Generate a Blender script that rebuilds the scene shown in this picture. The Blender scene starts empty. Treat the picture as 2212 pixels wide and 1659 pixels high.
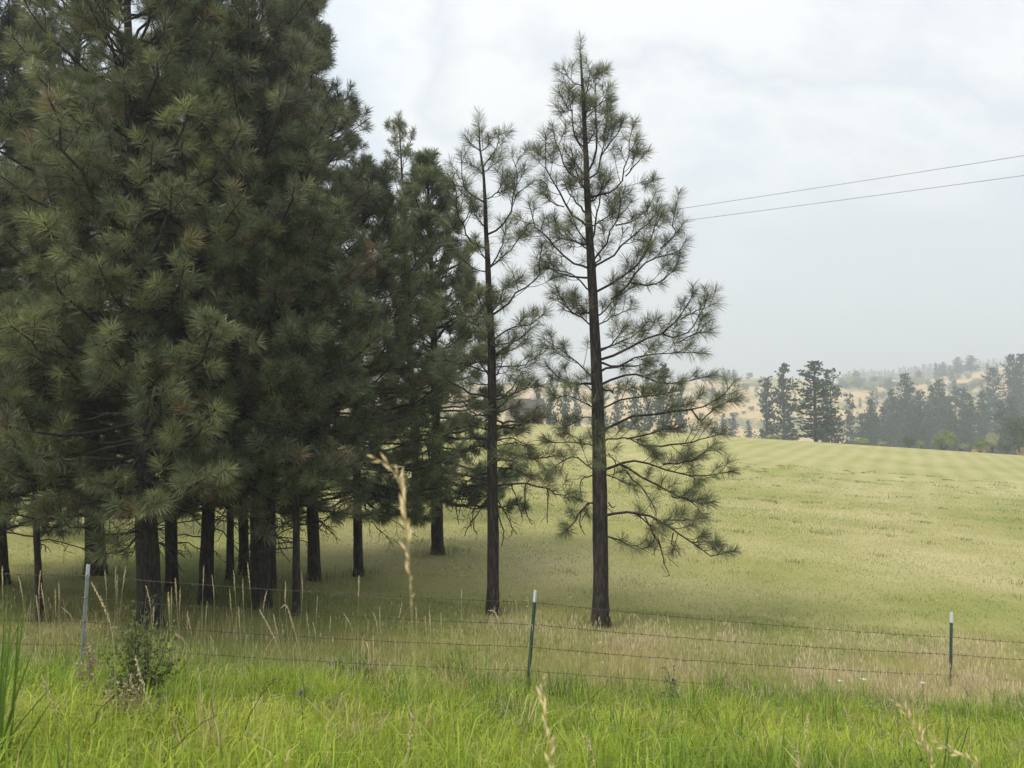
import bpy, math, random
import numpy as np

# ------------------------------------------------------------------ camera
SC = bpy.context.scene
COL = SC.collection
R = math.radians
PITCH = math.atan((936 - 829.5) / 1661.0)
cam_d = bpy.data.cameras.new("camera")
cam_d.sensor_width = 36.0
cam_d.lens = 27.04
cam_d.clip_start = 0.05
cam_d.clip_end = 20000
cam_d.dof.use_dof = True
cam_d.dof.focus_distance = 13.0
cam_d.dof.aperture_fstop = 4.6
cam = bpy.data.objects.new("camera", cam_d)
COL.objects.link(cam)
cam.location = (0, 0, 0)
cam.rotation_euler = (R(90) + PITCH, 0, 0)
SC.camera = cam

# ------------------------------------------------------------------ sky, sun, exposure
SUN_EL, SUN_AZ = R(56), R(236)        # azimuth clockwise from +Y (camera looks along +Y)
CLOUD_SEED = 14.9
W = bpy.data.worlds.new("World")
SC.world = W
W.use_nodes = True
nt = W.node_tree
for n in list(nt.nodes):
    nt.nodes.remove(n)
def wn(t, **k):
    n = nt.nodes.new(t)
    for a, b in k.items():
        setattr(n, a, b)
    return n
def mathn(op, a, b=None, c=None):
    n = wn("ShaderNodeMath", operation=op)
    for i, v in enumerate((a, b, c)):
        if v is None:
            continue
        if isinstance(v, (int, float)):
            n.inputs[i].default_value = v
        else:
            nt.links.new(v, n.inputs[i])
    return n.outputs[0]
out = wn("ShaderNodeOutputWorld")
tc = wn("ShaderNodeTexCoord")
sep = wn("ShaderNodeSeparateXYZ")
nt.links.new(tc.outputs["Generated"], sep.inputs[0])
zc = mathn("ADD", mathn("MAXIMUM", sep.outputs[2], 0.0), 0.22)
px_ = mathn("DIVIDE", sep.outputs[0], zc)
py_ = mathn("DIVIDE", sep.outputs[1], zc)
cmb = wn("ShaderNodeCombineXYZ")
nt.links.new(px_, cmb.inputs[0]); nt.links.new(py_, cmb.inputs[1])
cmb.inputs[2].default_value = CLOUD_SEED
n1 = wn("ShaderNodeTexNoise"); n1.inputs["Scale"].default_value = 0.85; n1.inputs["Detail"].default_value = 7; n1.inputs["Roughness"].default_value = 0.55
n1.inputs["Distortion"].default_value = 0.3
nt.links.new(cmb.outputs[0], n1.inputs["Vector"])
r1 = wn("ShaderNodeValToRGB")
r1.color_ramp.elements[0].position = 0.38; r1.color_ramp.elements[0].color = (0.58, 0.67, 0.77, 1)
r1.color_ramp.elements[1].position = 0.62; r1.color_ramp.elements[1].color = (1.02, 0.99, 0.955, 1)
for p_, c_ in ((0.44, (0.66, 0.735, 0.815, 1)), (0.495, (0.84, 0.87, 0.90, 1)), (0.53, (1.0, 0.98, 0.95, 1)), (0.57, (0.77, 0.785, 0.81, 1))):
    e = r1.color_ramp.elements.new(p_); e.color = c_
nt.links.new(n1.outputs[0], r1.inputs[0])
mr = wn("ShaderNodeMapRange"); mr.inputs[1].default_value = 0.10; mr.inputs[2].default_value = 0.33
nt.links.new(sep.outputs[2], mr.inputs[0])
mixc = wn("ShaderNodeMix", data_type="RGBA")
mixc.inputs[6].default_value = (0.86, 0.845, 0.825, 1)
nt.links.new(mr.outputs[0], mixc.inputs[0]); nt.links.new(r1.outputs[0], mixc.inputs[7])
sky = wn("ShaderNodeTexSky", sky_type="NISHITA")
sky.sun_disc = False; sky.sun_elevation = SUN_EL; sky.sun_rotation = SUN_AZ
sky.dust_density = 4.0
bg1 = wn("ShaderNodeBackground"); bg1.inputs[1].default_value = 0.10
nt.links.new(sky.outputs[0], bg1.inputs[0])
bg2 = wn("ShaderNodeBackground"); bg2.inputs[1].default_value = 0.885
nt.links.new(mixc.outputs[2], bg2.inputs[0])
mixs = wn("ShaderNodeMixShader"); mixs.inputs[0].default_value = 0.88
nt.links.new(bg1.outputs[0], mixs.inputs[1]); nt.links.new(bg2.outputs[0], mixs.inputs[2])
nt.links.new(mixs.outputs[0], out.inputs[0])

sun_d = bpy.data.lights.new("sun", "SUN")
sun_d.energy = 3.0; sun_d.angle = R(22); sun_d.color = (1.0, 0.93, 0.82)
sun = bpy.data.objects.new("sun", sun_d); COL.objects.link(sun)
sun.rotation_euler = (math.pi / 2 - SUN_EL, 0, math.pi - SUN_AZ)
sun.location = (0, 0, 60)
SC.view_settings.view_transform = "Standard"; SC.view_settings.look = "None"
SC.view_settings.exposure = 0.50; SC.view_settings.gamma = 1.0
SC.view_settings.use_curve_mapping = False
SC.cycles.use_denoising = True
SC.cycles.max_bounces = 6; SC.cycles.diffuse_bounces = 3; SC.cycles.transmission_bounces = 4
SC.cycles.volume_bounces = 2
SC.cycles.caustics_reflective = False; SC.cycles.caustics_refractive = False

# ------------------------------------------------------------------ helpers
rng = np.random.default_rng(7)
CP, SP = math.cos(PITCH), math.sin(PITCH)
def P(vx, vy, Y):
    """point at depth Y seen at pixel (vx, vy) of a 2212 x 1659 picture"""
    u = (vx - 1106.0) / 1661.0; v = (829.5 - vy) / 1661.0
    y = CP - SP * v; z = SP + CP * v
    return np.array((u * Y / y, Y, z * Y / y))
def unit(a):
    return a / np.maximum(np.linalg.norm(a, axis=-1, keepdims=True), 1e-9)

_ty = np.arange(-40, 260, 0.25)
_tz = np.interp(_ty, [-40, 0, 2.5, 4, 6, 8, 9.6, 13, 21, 40, 70, 100, 112, 118, 128, 150, 260],
                [-1.5, -1.55, -1.75, -2.1, -2.62, -3.05, -3.27, -3.30, -3.2, -2.45, -0.75, 1.1, 1.6, 1.5, 0.6, -5.0, -26])
_k = np.exp(-0.5 * (np.arange(-12, 13) / 5.0) ** 2); _k /= _k.sum()
_tz = np.convolve(np.pad(_tz, 12, mode="edge"), _k, mode="valid")
def ground(x, y):
    x = np.asarray(x, float); y = np.asarray(y, float)
    z = np.interp(y, _ty, _tz)
    z = z - 0.0475 * x - 0.0175 * (np.sqrt(x * x + 9) - 3)
    fade = np.clip((26 - y) / 12, 0, 1)
    z = z + fade * (0.03 * np.sin(x * 1.3 + 0.4 * y) * np.sin(y * 0.9 - 0.3 * x) + 0.02 * np.sin(x * 3.1 + 1.7 * y))
    return z
def hit(vx, vy):
    lo, hi = 2.0, 118.0
    for _ in range(50):
        m = 0.5 * (lo + hi); p = P(vx, vy, m)
        if p[2] > ground(p[0], m): lo = m
        else: hi = m
    return 0.5 * (lo + hi)

def nmesh(name, verts, tris=None, quads=None, mat=None, col=None, smooth=False):
    me = bpy.data.meshes.new(name)
    verts = np.asarray(verts, np.float32)
    me.vertices.add(len(verts)); me.vertices.foreach_set("co", verts.ravel())
    idx, tot = [], []
    if quads is not None and len(quads):
        idx.append(np.asarray(quads, np.int32).ravel()); tot.append(np.full(len(quads), 4, np.int32))
    if tris is not None and len(tris):
        idx.append(np.asarray(tris, np.int32).ravel()); tot.append(np.full(len(tris), 3, np.int32))
    idx = np.concatenate(idx); tot = np.concatenate(tot)
    st = np.concatenate(([0], np.cumsum(tot)[:-1])).astype(np.int32)
    me.loops.add(len(idx)); me.loops.foreach_set("vertex_index", idx)
    me.polygons.add(len(tot)); me.polygons.foreach_set("loop_start", st); me.polygons.foreach_set("loop_total", tot)
    if smooth:
        me.polygons.foreach_set("use_smooth", np.ones(len(tot), bool))
    me.update(calc_edges=True)
    if col is not None:
        at = me.color_attributes.new("Col", "FLOAT_COLOR", "POINT")
        c = np.ones((len(verts), 4), np.float32); c[:, :3] = col
        at.data.foreach_set("color", c.ravel())
    if mat: me.materials.append(mat)
    return me
class MB:
    """collects tris / quads into one mesh"""
    def __init__(s): s.v, s.t, s.q, s.c, s.n = [], [], [], [], 0
    def add(s, v, t=None, q=None, c=None):
        v = np.asarray(v, float).reshape(-1, 3)
        if t is not None and len(t): s.t.append(np.asarray(t, int) + s.n)
        if q is not None and len(q): s.q.append(np.asarray(q, int) + s.n)
        s.v.append(v)
        s.c.append(np.broadcast_to(np.asarray(c if c is not None else (0.5, 0.5, 0.5), float), v.shape))
        s.n += len(v)
    def mesh(s, name, mat, smooth=False, col=True):
        return nmesh(name, np.concatenate(s.v), np.concatenate(s.t) if s.t else None, np.concatenate(s.q) if s.q else None,
                     mat, np.concatenate(s.c) if col else None, smooth)
def obj(name, me, parent=None, loc=None):
    o = bpy.data.objects.new(name, me); COL.objects.link(o)
    if parent is not None: o.parent = parent
    if loc is not None: o.location = loc
    return o
def tag(o, label, cat, group=None):
    o["label"] = label; o["category"] = cat
    if group: o["group"] = group
    return o
def thing(name, label, cat, loc=(0, 0, 0), group=None):
    return tag(obj(name, None, None, loc), label, cat, group)
def kind(o, k): o["kind"] = k; return o
def dup(root, loc, rz=0.0, sc=(1, 1, 1), label=None, group=None):
    r = root.copy(); COL.objects.link(r); r.location = loc; r.rotation_euler = (0, 0, rz); r.scale = sc
    if label: r["label"] = label
    if group: r["group"] = group
    for ch in list(root.children):
        c = ch.copy(); COL.objects.link(c); c.parent = r
        for g in list(ch.children):
            d = g.copy(); COL.objects.link(d); d.parent = c
    return r

def tubes(mb, Pn, Rn, sides=5, col=(0.5, 0.5, 0.5)):
    """N polylines of n points -> tubes in mb"""
    Pn = np.asarray(Pn, float); Rn = np.asarray(Rn, float)
    if Pn.ndim == 2: Pn = Pn[None]; Rn = Rn[None]
    N, n, _ = Pn.shape
    T = unit(np.gradient(Pn, axis=1))
    ref = np.where(np.abs(T[:, :1, 2:3]) > 0.9, np.array([1.0, 0, 0]), np.array([0, 0, 1.0]))
    A = unit(np.cross(T, np.broadcast_to(ref, T.shape))); B = np.cross(T, A)
    an = np.arange(sides) * 2 * math.pi / sides
    V = Pn[:, :, None] + Rn[:, :, None, None] * (A[:, :, None] * np.cos(an)[None, None, :, None] + B[:, :, None] * np.sin(an)[None, None, :, None])
    i = np.arange(N)[:, None, None] * n * sides + np.arange(n - 1)[None, :, None] * sides
    j = np.arange(sides)[None, None, :]; j2 = (j + 1) % sides
    Q = np.stack([i + j, i + j2, i + sides + j2, i + sides + j], -1).reshape(-1, 4)
    c = np.asarray(col, float)
    if c.ndim == 2: c = np.repeat(c, n * sides, axis=0)
    mb.add(V.reshape(-1, 3), q=Q, c=c)
def smooth_line(pts, n):
    pts = np.asarray(pts, float)
    if len(pts) == 2:
        t = np.linspace(0, 1, n)[:, None]; return pts[0] * (1 - t) + pts[1] * t
    p = np.concatenate([[2 * pts[0] - pts[1]], pts, [2 * pts[-1] - pts[-2]]])
    m = len(pts) - 1; out = []
    for s in np.linspace(0, m, n):
        k = min(int(s), m - 1); t = s - k; a, b, c, d = p[k:k + 4]
        out.append(0.5 * (2 * b + (c - a) * t + (2 * a - 5 * b + 4 * c - d) * t * t + (3 * b - a - 3 * c + d) * t ** 3))
    return np.array(out)
def box(mb, x0, x1, y0, y1, z0, z1, c=(0.5, 0.5, 0.5)):
    v = [(x, y, z) for z in (z0, z1) for x, y in ((x0, y0), (x1, y0), (x1, y1), (x0, y1))]
    mb.add(v, q=[(3, 2, 1, 0), (4, 5, 6, 7), (0, 1, 5, 4), (1, 2, 6, 5), (2, 3, 7, 6), (3, 0, 4, 7)], c=c)

# ------------------------------------------------------------------ materials
def new_mat(name):
    m = bpy.data.materials.new(name); m.use_nodes = True
    t = m.node_tree
    for n in list(t.nodes): t.nodes.remove(n)
    return m, t
def leaf_mat(name, transl=0.25, rough=0.55, spec=0.3):
    m, t = new_mat(name)
    o = t.nodes.new("ShaderNodeOutputMaterial"); a = t.nodes.new("ShaderNodeAttribute"); a.attribute_name = "Col"
    b = t.nodes.new("ShaderNodeBsdfPrincipled"); b.inputs["Roughness"].default_value = rough
    b.inputs["Specular IOR Level"].default_value = spec
    t.links.new(a.outputs[0], b.inputs["Base Color"])
    if transl > 0:
        d = t.nodes.new("ShaderNodeBsdfTranslucent"); t.links.new(a.outputs[0], d.inputs[0])
        mx = t.nodes.new("ShaderNodeMixShader"); mx.inputs[0].default_value = transl
        t.links.new(b.outputs[0], mx.inputs[1]); t.links.new(d.outputs[0], mx.inputs[2]); t.links.new(mx.outputs[0], o.inputs[0])
    else:
        t.links.new(b.outputs[0], o.inputs[0])
    return m
def simple_mat(name, c, rough=0.6, metal=0.0, noise=0.0, scale=20.0, bump=0.0, c2=None, stretch=(1, 1, 1)):
    m, t = new_mat(name)
    o = t.nodes.new("ShaderNodeOutputMaterial"); b = t.nodes.new("ShaderNodeBsdfPrincipled")
    b.inputs["Roughness"].default_value = rough; b.inputs["Metallic"].default_value = metal
    tcn = t.nodes.new("ShaderNodeTexCoord"); mp = t.nodes.new("ShaderNodeMapping"); mp.inputs["Scale"].default_value = stretch
    t.links.new(tcn.outputs["Object"], mp.inputs[0])
    n = t.nodes.new("ShaderNodeTexNoise"); n.inputs["Scale"].default_value = scale; n.inputs["Detail"].default_value = 5
    t.links.new(mp.outputs[0], n.inputs["Vector"])
    r = t.nodes.new("ShaderNodeValToRGB")
    c2 = c2 or tuple(x * (1 - noise) for x in c)
    r.color_ramp.elements[0].position = 0.3; r.color_ramp.elements[0].color = (*c2, 1)
    r.color_ramp.elements[1].position = 0.7; r.color_ramp.elements[1].color = (*c, 1)
    t.links.new(n.outputs[0], r.inputs[0]); t.links.new(r.outputs[0], b.inputs["Base Color"])
    if bump:
        bp = t.nodes.new("ShaderNodeBump"); bp.inputs["Strength"].default_value = bump; bp.inputs["Distance"].default_value = 0.02
        t.links.new(n.outputs[0], bp.inputs["Height"]); t.links.new(bp.outputs[0], b.inputs["Normal"])
    t.links.new(b.outputs[0], o.inputs[0])
    return m
M_needle = leaf_mat("pine_needles", 0.33, 0.42, 0.5)
M_far = leaf_mat("far_foliage", 0.15, 0.8, 0.1)
_t = M_far.node_tree; _oi = _t.nodes.new("ShaderNodeObjectInfo"); _mr = _t.nodes.new("ShaderNodeMapRange"); _mr.inputs[3].default_value = 0.7; _mr.inputs[4].default_value = 1.45
_t.links.new(_oi.outputs["Random"], _mr.inputs[0]); _vm = _t.nodes.new("ShaderNodeVectorMath"); _vm.operation = "SCALE"; _at = [n for n in _t.nodes if n.type == "ATTRIBUTE"][0]
_t.links.new(_at.outputs[0], _vm.inputs[0]); _t.links.new(_mr.outputs[0], _vm.inputs["Scale"])
for _n in _t.nodes:
    if _n.type == "BSDF_PRINCIPLED": _t.links.new(_vm.outputs[0], _n.inputs["Base Color"])
    if _n.type == "BSDF_TRANSLUCENT": _t.links.new(_vm.outputs[0], _n.inputs[0])
M_leaf = leaf_mat("leaves", 0.3, 0.5, 0.3)
M_grass = leaf_mat("grass_blades", 0.48, 0.5, 0.3)
M_straw = leaf_mat("straw", 0.35, 0.7, 0.2)
M_bark = simple_mat("bark", (0.056, 0.041, 0.034), 0.95, 0, 0.0, 8.0, 1.0, (0.012, 0.009, 0.009), (3.4, 3.4, 0.75))
for _e, _p in zip(M_bark.node_tree.nodes["Color Ramp"].color_ramp.elements, (0.44, 0.66)): _e.position = _p
M_farbark = simple_mat("far_bark", (0.06, 0.05, 0.045), 0.95, 0, 0.4, 3.0)

def ground_mat(name, ramp, big=0.06, stripes=False, fine=14.0):
    m, t = new_mat(name); N = t.nodes.new; L = t.links.new
    o = N("ShaderNodeOutputMaterial"); b = N("ShaderNodeBsdfPrincipled"); b.inputs["Roughness"].default_value = 0.95
    b.inputs["Specular IOR Level"].default_value = 0.1
    tcn = N("ShaderNodeTexCoord")
    a = N("ShaderNodeTexNoise"); a.inputs["Scale"].default_value = big; a.inputs["Detail"].default_value = 8; a.inputs["Roughness"].default_value = 0.62
    L(tcn.outputs["Object"], a.inputs["Vector"])
    f = N("ShaderNodeTexNoise"); f.inputs["Scale"].default_value = fine; f.inputs["Detail"].default_value = 6; f.inputs["Roughness"].default_value = 0.75
    L(tcn.outputs["Object"], f.inputs["Vector"])
    mx = N("ShaderNodeMath"); mx.operation = "MULTIPLY_ADD"; mx.inputs[1].default_value = 0.35
    sub = N("ShaderNodeMath"); sub.operation = "SUBTRACT"; sub.inputs[1].default_value = 0.5
    L(f.outputs[0], sub.inputs[0]); L(sub.outputs[0], mx.inputs[0]); L(a.outputs[0], mx.inputs[2])
    val = mx.outputs[0]
    if stripes:
        sy = N("ShaderNodeSeparateXYZ"); L(tcn.outputs["Object"], sy.inputs[0])
        ca = N("ShaderNodeMapRange"); ca.inputs[1].default_value = 22; ca.inputs[2].default_value = 65; ca.inputs[3].default_value = 1.0; ca.inputs[4].default_value = 0.4
        L(sy.outputs[1], ca.inputs[0])
        q1 = N("ShaderNodeMath"); q1.operation = "SUBTRACT"; q1.inputs[1].default_value = 0.5; L(val, q1.inputs[0])
        q2 = N("ShaderNodeMath"); q2.operation = "MULTIPLY_ADD"; q2.inputs[2].default_value = 0.51; L(q1.outputs[0], q2.inputs[0]); L(ca.outputs[0], q2.inputs[1])
        val = q2.outputs[0]
        mp = N("ShaderNodeMapping"); mp.inputs["Rotation"].default_value = (0, 0, R(27)); L(tcn.outputs["Object"], mp.inputs[0])
        wv = N("ShaderNodeTexWave"); wv.inputs["Scale"].default_value = 0.15; wv.inputs["Distortion"].default_value = 4.5
        wv.inputs["Detail"].default_value = 4; wv.inputs["Detail Scale"].default_value = 0.6; wv.inputs["Detail Roughness"].default_value = 0.7
        L(mp.outputs[0], wv.inputs["Vector"])
        s2 = N("ShaderNodeMath"); s2.operation = "SUBTRACT"; s2.inputs[1].default_value = 0.5; L(wv.outputs["Fac"], s2.inputs[0])
        rg = N("ShaderNodeMapRange"); rg.inputs[1].default_value = 24; rg.inputs[2].default_value = 60; rg.inputs[3].default_value = 0.0; rg.inputs[4].default_value = 0.075
        L(sy.outputs[1], rg.inputs[0])
        m2 = N("ShaderNodeMath"); m2.operation = "MULTIPLY_ADD"; L(s2.outputs[0], m2.inputs[0]); L(rg.outputs[0], m2.inputs[1]); L(val, m2.inputs[2])
        val = m2.outputs[0]
    r = N("ShaderNodeValToRGB"); el = r.color_ramp.elements
    el[0].position, el[0].color = ramp[0][0], (*ramp[0][1], 1)
    el[1].position, el[1].color = ramp[-1][0], (*ramp[-1][1], 1)
    for p, c in ramp[1:-1]:
        q = el.new(p); q.color = (*c, 1)
    L(val, r.inputs[0]); L(r.outputs[0], b.inputs["Base Color"])
    bp = N("ShaderNodeBump"); bp.inputs["Strength"].default_value = 0.7; bp.inputs["Distance"].default_value = 0.06
    L(f.outputs[0], bp.inputs["Height"]); L(bp.outputs[0], b.inputs["Normal"]); L(b.outputs[0], o.inputs[0])
    return m
M_field = ground_mat("meadow", [(0.28, (0.15, 0.20, 0.05)), (0.40, (0.248, 0.265, 0.075)), (0.50, (0.340, 0.320, 0.128)), (0.66, (0.46, 0.405, 0.215))], 0.09, True)
M_hill = ground_mat("dry_hillside", [(0.36, (0.11, 0.13, 0.07)), (0.45, (0.30, 0.25, 0.12)), (0.52, (0.50, 0.365, 0.18)), (0.7, (0.56, 0.41, 0.24))], 0.035, False, 0.35)
M_mount = ground_mat("far_mountain", [(0.35, (0.05, 0.07, 0.05)), (0.65, (0.16, 0.16, 0.09))], 0.004, False, 0.02)

# ------------------------------------------------------------------ terrain
def sheet(name, ys, us, zf, mat, half=None):
    Y, U = np.meshgrid(ys, us, indexing="ij")
    X = U * (np.abs(Y) * 1.0 + 14.0)
    Z = zf(X, Y)
    n, m = Y.shape
    i = np.arange(n - 1)[:, None] * m + np.arange(m - 1)[None]
    Q = np.stack([i, i + 1, i + m + 1, i + m], -1).reshape(-1, 4)
    return obj(name, nmesh(name, np.stack([X, Y, Z], -1).reshape(-1, 3), quads=Q, mat=mat, smooth=True))
ys = np.concatenate([np.arange(-30, 0, 2.0), np.arange(0, 30, 0.35), np.arange(30, 134, 1.2)])
kind(sheet("field", ys, np.linspace(-1.6, 1.6, 150), ground, M_field), "structure")

RVX = np.array([-3000, -400, 400, 900, 1300, 1480, 1544, 1593, 1642, 1700, 1760, 1821, 1900, 1960, 2000, 2028, 2090, 2161, 2212, 2400, 2900, 5000])
RVY = np.array([880, 850, 842, 836, 830, 823, 820, 818, 817.5, 822, 828, 832, 833, 828, 819, 812, 803, 791, 786, 772, 770, 800])
def hill(x, y):
    yy = np.maximum(y, 1.0)
    vx = 1106 + 1661 * CP * x / yy
    rat = SP + (829.5 - np.interp(vx, RVX, RVY)) / 1661.0 * CP
    zr = 500 * rat * 1.01
    zlow = -11.0 - 0.01 * x
    a = np.clip((y - 235) / (500 - 235), 0, 1)
    z = zlow + (zr - zlow) * (a ** 1.12)
    b = np.clip((y - 500) / 140, 0, 1); z = z - b * 9.0
    c = np.clip((y - 640) / 300, 0, 1); rat2 = SP + (829.5 - 822 + np.clip(vx - 1900, 0, 600) * 0.05) / 1661.0
    z = z + c * (940 * rat2 - (zr - 9.0)) * (c * c * (3 - 2 * c))
    d = np.clip((y - 940) / 600, 0, 1); z = z - d * 40
    z = z + 1.2 * np.sin(x * 0.035 + 1) * np.sin(y * 0.028) + 0.5 * np.sin(x * 0.11 + 0.09 * y)
    near = np.clip((y - 118) / 40, 0, 1)
    return np.minimum(z, 60)
kind(sheet("hillside", np.concatenate([np.arange(122, 250, 8.0), np.arange(250, 700, 9.0), np.arange(700, 1300, 30.0)]), np.linspace(-1.3, 1.3, 170), hill, M_hill), "structure")
def mount(x, y):
    vx = 1106 + 1661 * x / np.maximum(y, 1)
    rv = np.interp(vx, [-2000, 0, 1500, 1800, 2000, 2212, 2500, 3200, 6000], [845, 842, 838, 822, 800, 775, 755, 745, 800])
    zr = 1800 * (SP + (829.5 - rv) / 1661.0)
    a = np.clip((y - 1200) / 600, 0, 1)
    return -30 + (zr + 30) * a * a * (3 - 2 * a) + 6 * np.sin(x * 0.007) * np.sin(y * 0.008)
kind(sheet("mountain", np.arange(1200, 2050, 30.0), np.linspace(-1.2, 1.2, 90), mount, M_mount), "structure")

# ------------------------------------------------------------------ pines
Z3 = np.array((0, 0, 1.0))
DARK = np.array((0.090, 0.110, 0.056)); LIGHT = np.array((0.215, 0.238, 0.105)); BROWN = np.array((0.165, 0.132, 0.080)); BLUE = np.array((0.082, 0.108, 0.068))
class Pine:
    def __init__(s, seed, nl=0.19, nw=0.0062, nn=80):
        s.r = np.random.default_rng(seed); s.wood = MB(); s.s0, s.d, s.ls, s.ti = [], [], [], []
        s.nl, s.nw, s.nn = nl, nw, nn; s.tw = {}; s.tone = np.array((1.0, 1.0, 1.0))
    def poly(s, pts, rad, sides):
        s.tw.setdefault((len(pts), sides), []).append((pts, rad))
    def trunk(s, pts, rads, sides=14, n=34):
        q = smooth_line(pts, n); rr = np.interp(np.linspace(0, 1, n), np.linspace(0, 1, len(rads)), rads)
        rr[0] *= 1.28; rr[1] *= 1.04
        N = sides
        T = unit(np.gradient(q, axis=0)); A = unit(np.cross(T, np.array((0, 1.0, 0)))); B = np.cross(T, A)
        an = np.arange(N) * 2 * math.pi / N
        jit = 1 + 0.05 * s.r.standard_normal((n, N)) + 0.05 * np.sin(3 * an + 2)[None]
        V = q[:, None] + (rr[:, None] * jit)[:, :, None] * (A[:, None] * np.cos(an)[None, :, None] + B[:, None] * np.sin(an)[None, :, None])
        i = np.arange(n - 1)[:, None] * N; j = np.arange(N)[None]; j2 = (j + 1) % N
        s.wood.add(V.reshape(-1, 3), q=np.stack([i + j, i + j2, i + N + j2, i + N + j], -1).reshape(-1, 4))
        s.tq, s.tr = q, rr
        return q
    def tuft(s, p, d, L, tint=None):
        s.s0.append(p); s.d.append(d); s.ls.append(L); s.ti.append(s.r.random() if tint is None else tint)
    def branch(s, pts, r0, live=0.35, spacing=0.17, tl=0.5, dead=False, fol=1.0):
        r = s.r
        q = smooth_line(pts, 9); L = np.linalg.norm(np.diff(q, axis=0), axis=1).sum()
        q[1:-1] += r.standard_normal((7, 3)) * 0.012 * min(L, 2)
        s.poly(q, np.linspace(r0, max(0.007, r0 * 0.28), 9), 5)
        seg = np.concatenate([[0], np.cumsum(np.linalg.norm(np.diff(q, axis=0), axis=1))])
        T = unit(np.gradient(q, axis=0)); sg = 1 if r.random() < 0.5 else -1
        a = live * L
        while a < L - 0.06:
            p = np.array([np.interp(a, seg, q[:, k]) for k in range(3)]); t = unit(np.array([np.interp(a, seg, T[:, k]) for k in range(3)]))
            side = unit(np.cross(t, Z3) + 1e-6); upv = np.cross(side, t)
            ro = r.normal(0, 0.55); sd = side * sg * math.cos(ro) + upv * math.sin(ro)
            an = R(r.uniform(30, 66)); d = t * math.cos(an) + sd * math.sin(an)
            l = tl * (0.45 + 0.75 * (1 - a / L)) * r.uniform(0.6, 1.25) * min(1.0, 0.35 + L / 2.2)
            up = -0.25 if dead else r.uniform(0.05, 0.5)
            k = np.linspace(0, 1, 4)[:, None]
            tp = p + d * l * k + Z3 * up * l * k * k
            if dead: tp[1:] += r.standard_normal((3, 3)) * 0.03
            s.poly(tp, np.array((0.0075, 0.0065, 0.0055, 0.0045)), 3)
            if not dead and r.random() < fol:
                d2 = unit(tp[3] - tp[2]); Ls = min(l * 0.75, r.uniform(0.13, 0.26)); s.tuft(tp[3] - d2 * Ls, d2, Ls)
                if l > 0.3 and r.random() < 0.65:
                    m = tp[1] * 0.4 + tp[2] * 0.6; d3 = unit(d2 * 0.7 - sd * 0.55 * r.uniform(0.3, 1) + Z3 * r.uniform(-0.1, 0.5)); e = m + d3 * l * 0.5
                    s.poly(np.array([m, (m + e) / 2 + Z3 * 0.005, (m + 2 * e) / 3, e]), np.full(4, 0.005), 3)
                    Ls = min(0.16, l * 0.5); s.tuft(e - d3 * Ls, d3, Ls)
            elif dead and l > 0.25:
                for _ in range(2):
                    m = tp[1 + int(r.integers(0, 2))]; d3 = unit(d + r.standard_normal(3) * 0.7 - Z3 * 0.4); e = m + d3 * l * r.uniform(0.3, 0.7)
                    s.poly(np.array([m, m + (e - m) * 0.35 + r.standard_normal(3) * 0.01, m + (e - m) * 0.7, e]), np.full(4, 0.004), 3)
            sg = -sg; a += spacing * r.uniform(0.6, 1.4)
        if not dead:
            d2 = unit(q[-1] - q[-2]); s.tuft(q[-1] - d2 * 0.22, d2, 0.24)
    def at(s, z):
        q = s.tq; return np.array([np.interp(z, q[:, 2], q[:, 0]), np.interp(z, q[:, 2], q[:, 1]), z]), np.interp(z, q[:, 2], s.tr)
    def auto(s, zb, zt, Rm, whorl=0.42, per=4, spacing=0.18, tl=0.5, pw=0.75, fol=1.0, dz=None, azr=None, rmin=0.25):
        r = s.r; z = zb; az = r.uniform(0, 6.28)
        while z < zt - 0.15:
            h = (z - zb) / (zt - zb)
            rad = Rm * max(rmin / Rm * 0.9, (1 - h) ** pw) * (0.72 + 0.28 * min(1, h * 5 + 0.2))
            for k in range(per):
                az += 2.4 if azr is None else 0
                a_ = az + r.normal(0, 0.25) if azr is None else r.choice(azr) + r.normal(0, 0.35)
                l = rad * r.uniform(0.68, 1.15)
                el0 = R(-17 + 66 * h + r.normal(0, 8)); el1 = el0 + R(26 + 16 * r.random())
                zz = z + r.uniform(-0.16, 0.16); c, rr = s.at(zz)
                hd = np.array((math.cos(a_), math.sin(a_), 0)); pts = [c]
                for t in range(4):
                    e = el0 + (el1 - el0) * (t / 3.0) ** 1.5
                    pts.append(pts[-1] + (hd * math.cos(e) + Z3 * math.sin(e)) * l / 4)
                s.branch(pts, max(0.011, min(rr * 0.42, 0.011 + 0.011 * l)), 0.25 + 0.2 * (1 - h), spacing, tl, fol=fol)
            z += whorl * r.uniform(0.75, 1.25)
        c, _ = s.at(zt)
        for k in range(3): s.tuft(c - Z3 * (0.1 + 0.2 * k), Z3.copy(), 0.3)
    def snags(s, zb, zt, n, L):
        r = s.r
        for _ in range(n):
            z = r.uniform(zb, zt); c, rr = s.at(z); a_ = r.uniform(0, 6.28); l = L * r.uniform(0.4, 1.1); e = R(r.uniform(-15, 12))
            hd = np.array((math.cos(a_), math.sin(a_), 0)); pts = [c]
            for t in range(4):
                pts.append(pts[-1] + (hd * math.cos(e) + Z3 * math.sin(e)) * l / 4 + r.standard_normal(3) * 0.02); e -= R(r.uniform(2, 16))
            s.branch(pts, 0.013, 0.25, 0.2, 0.42, dead=True)
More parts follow.
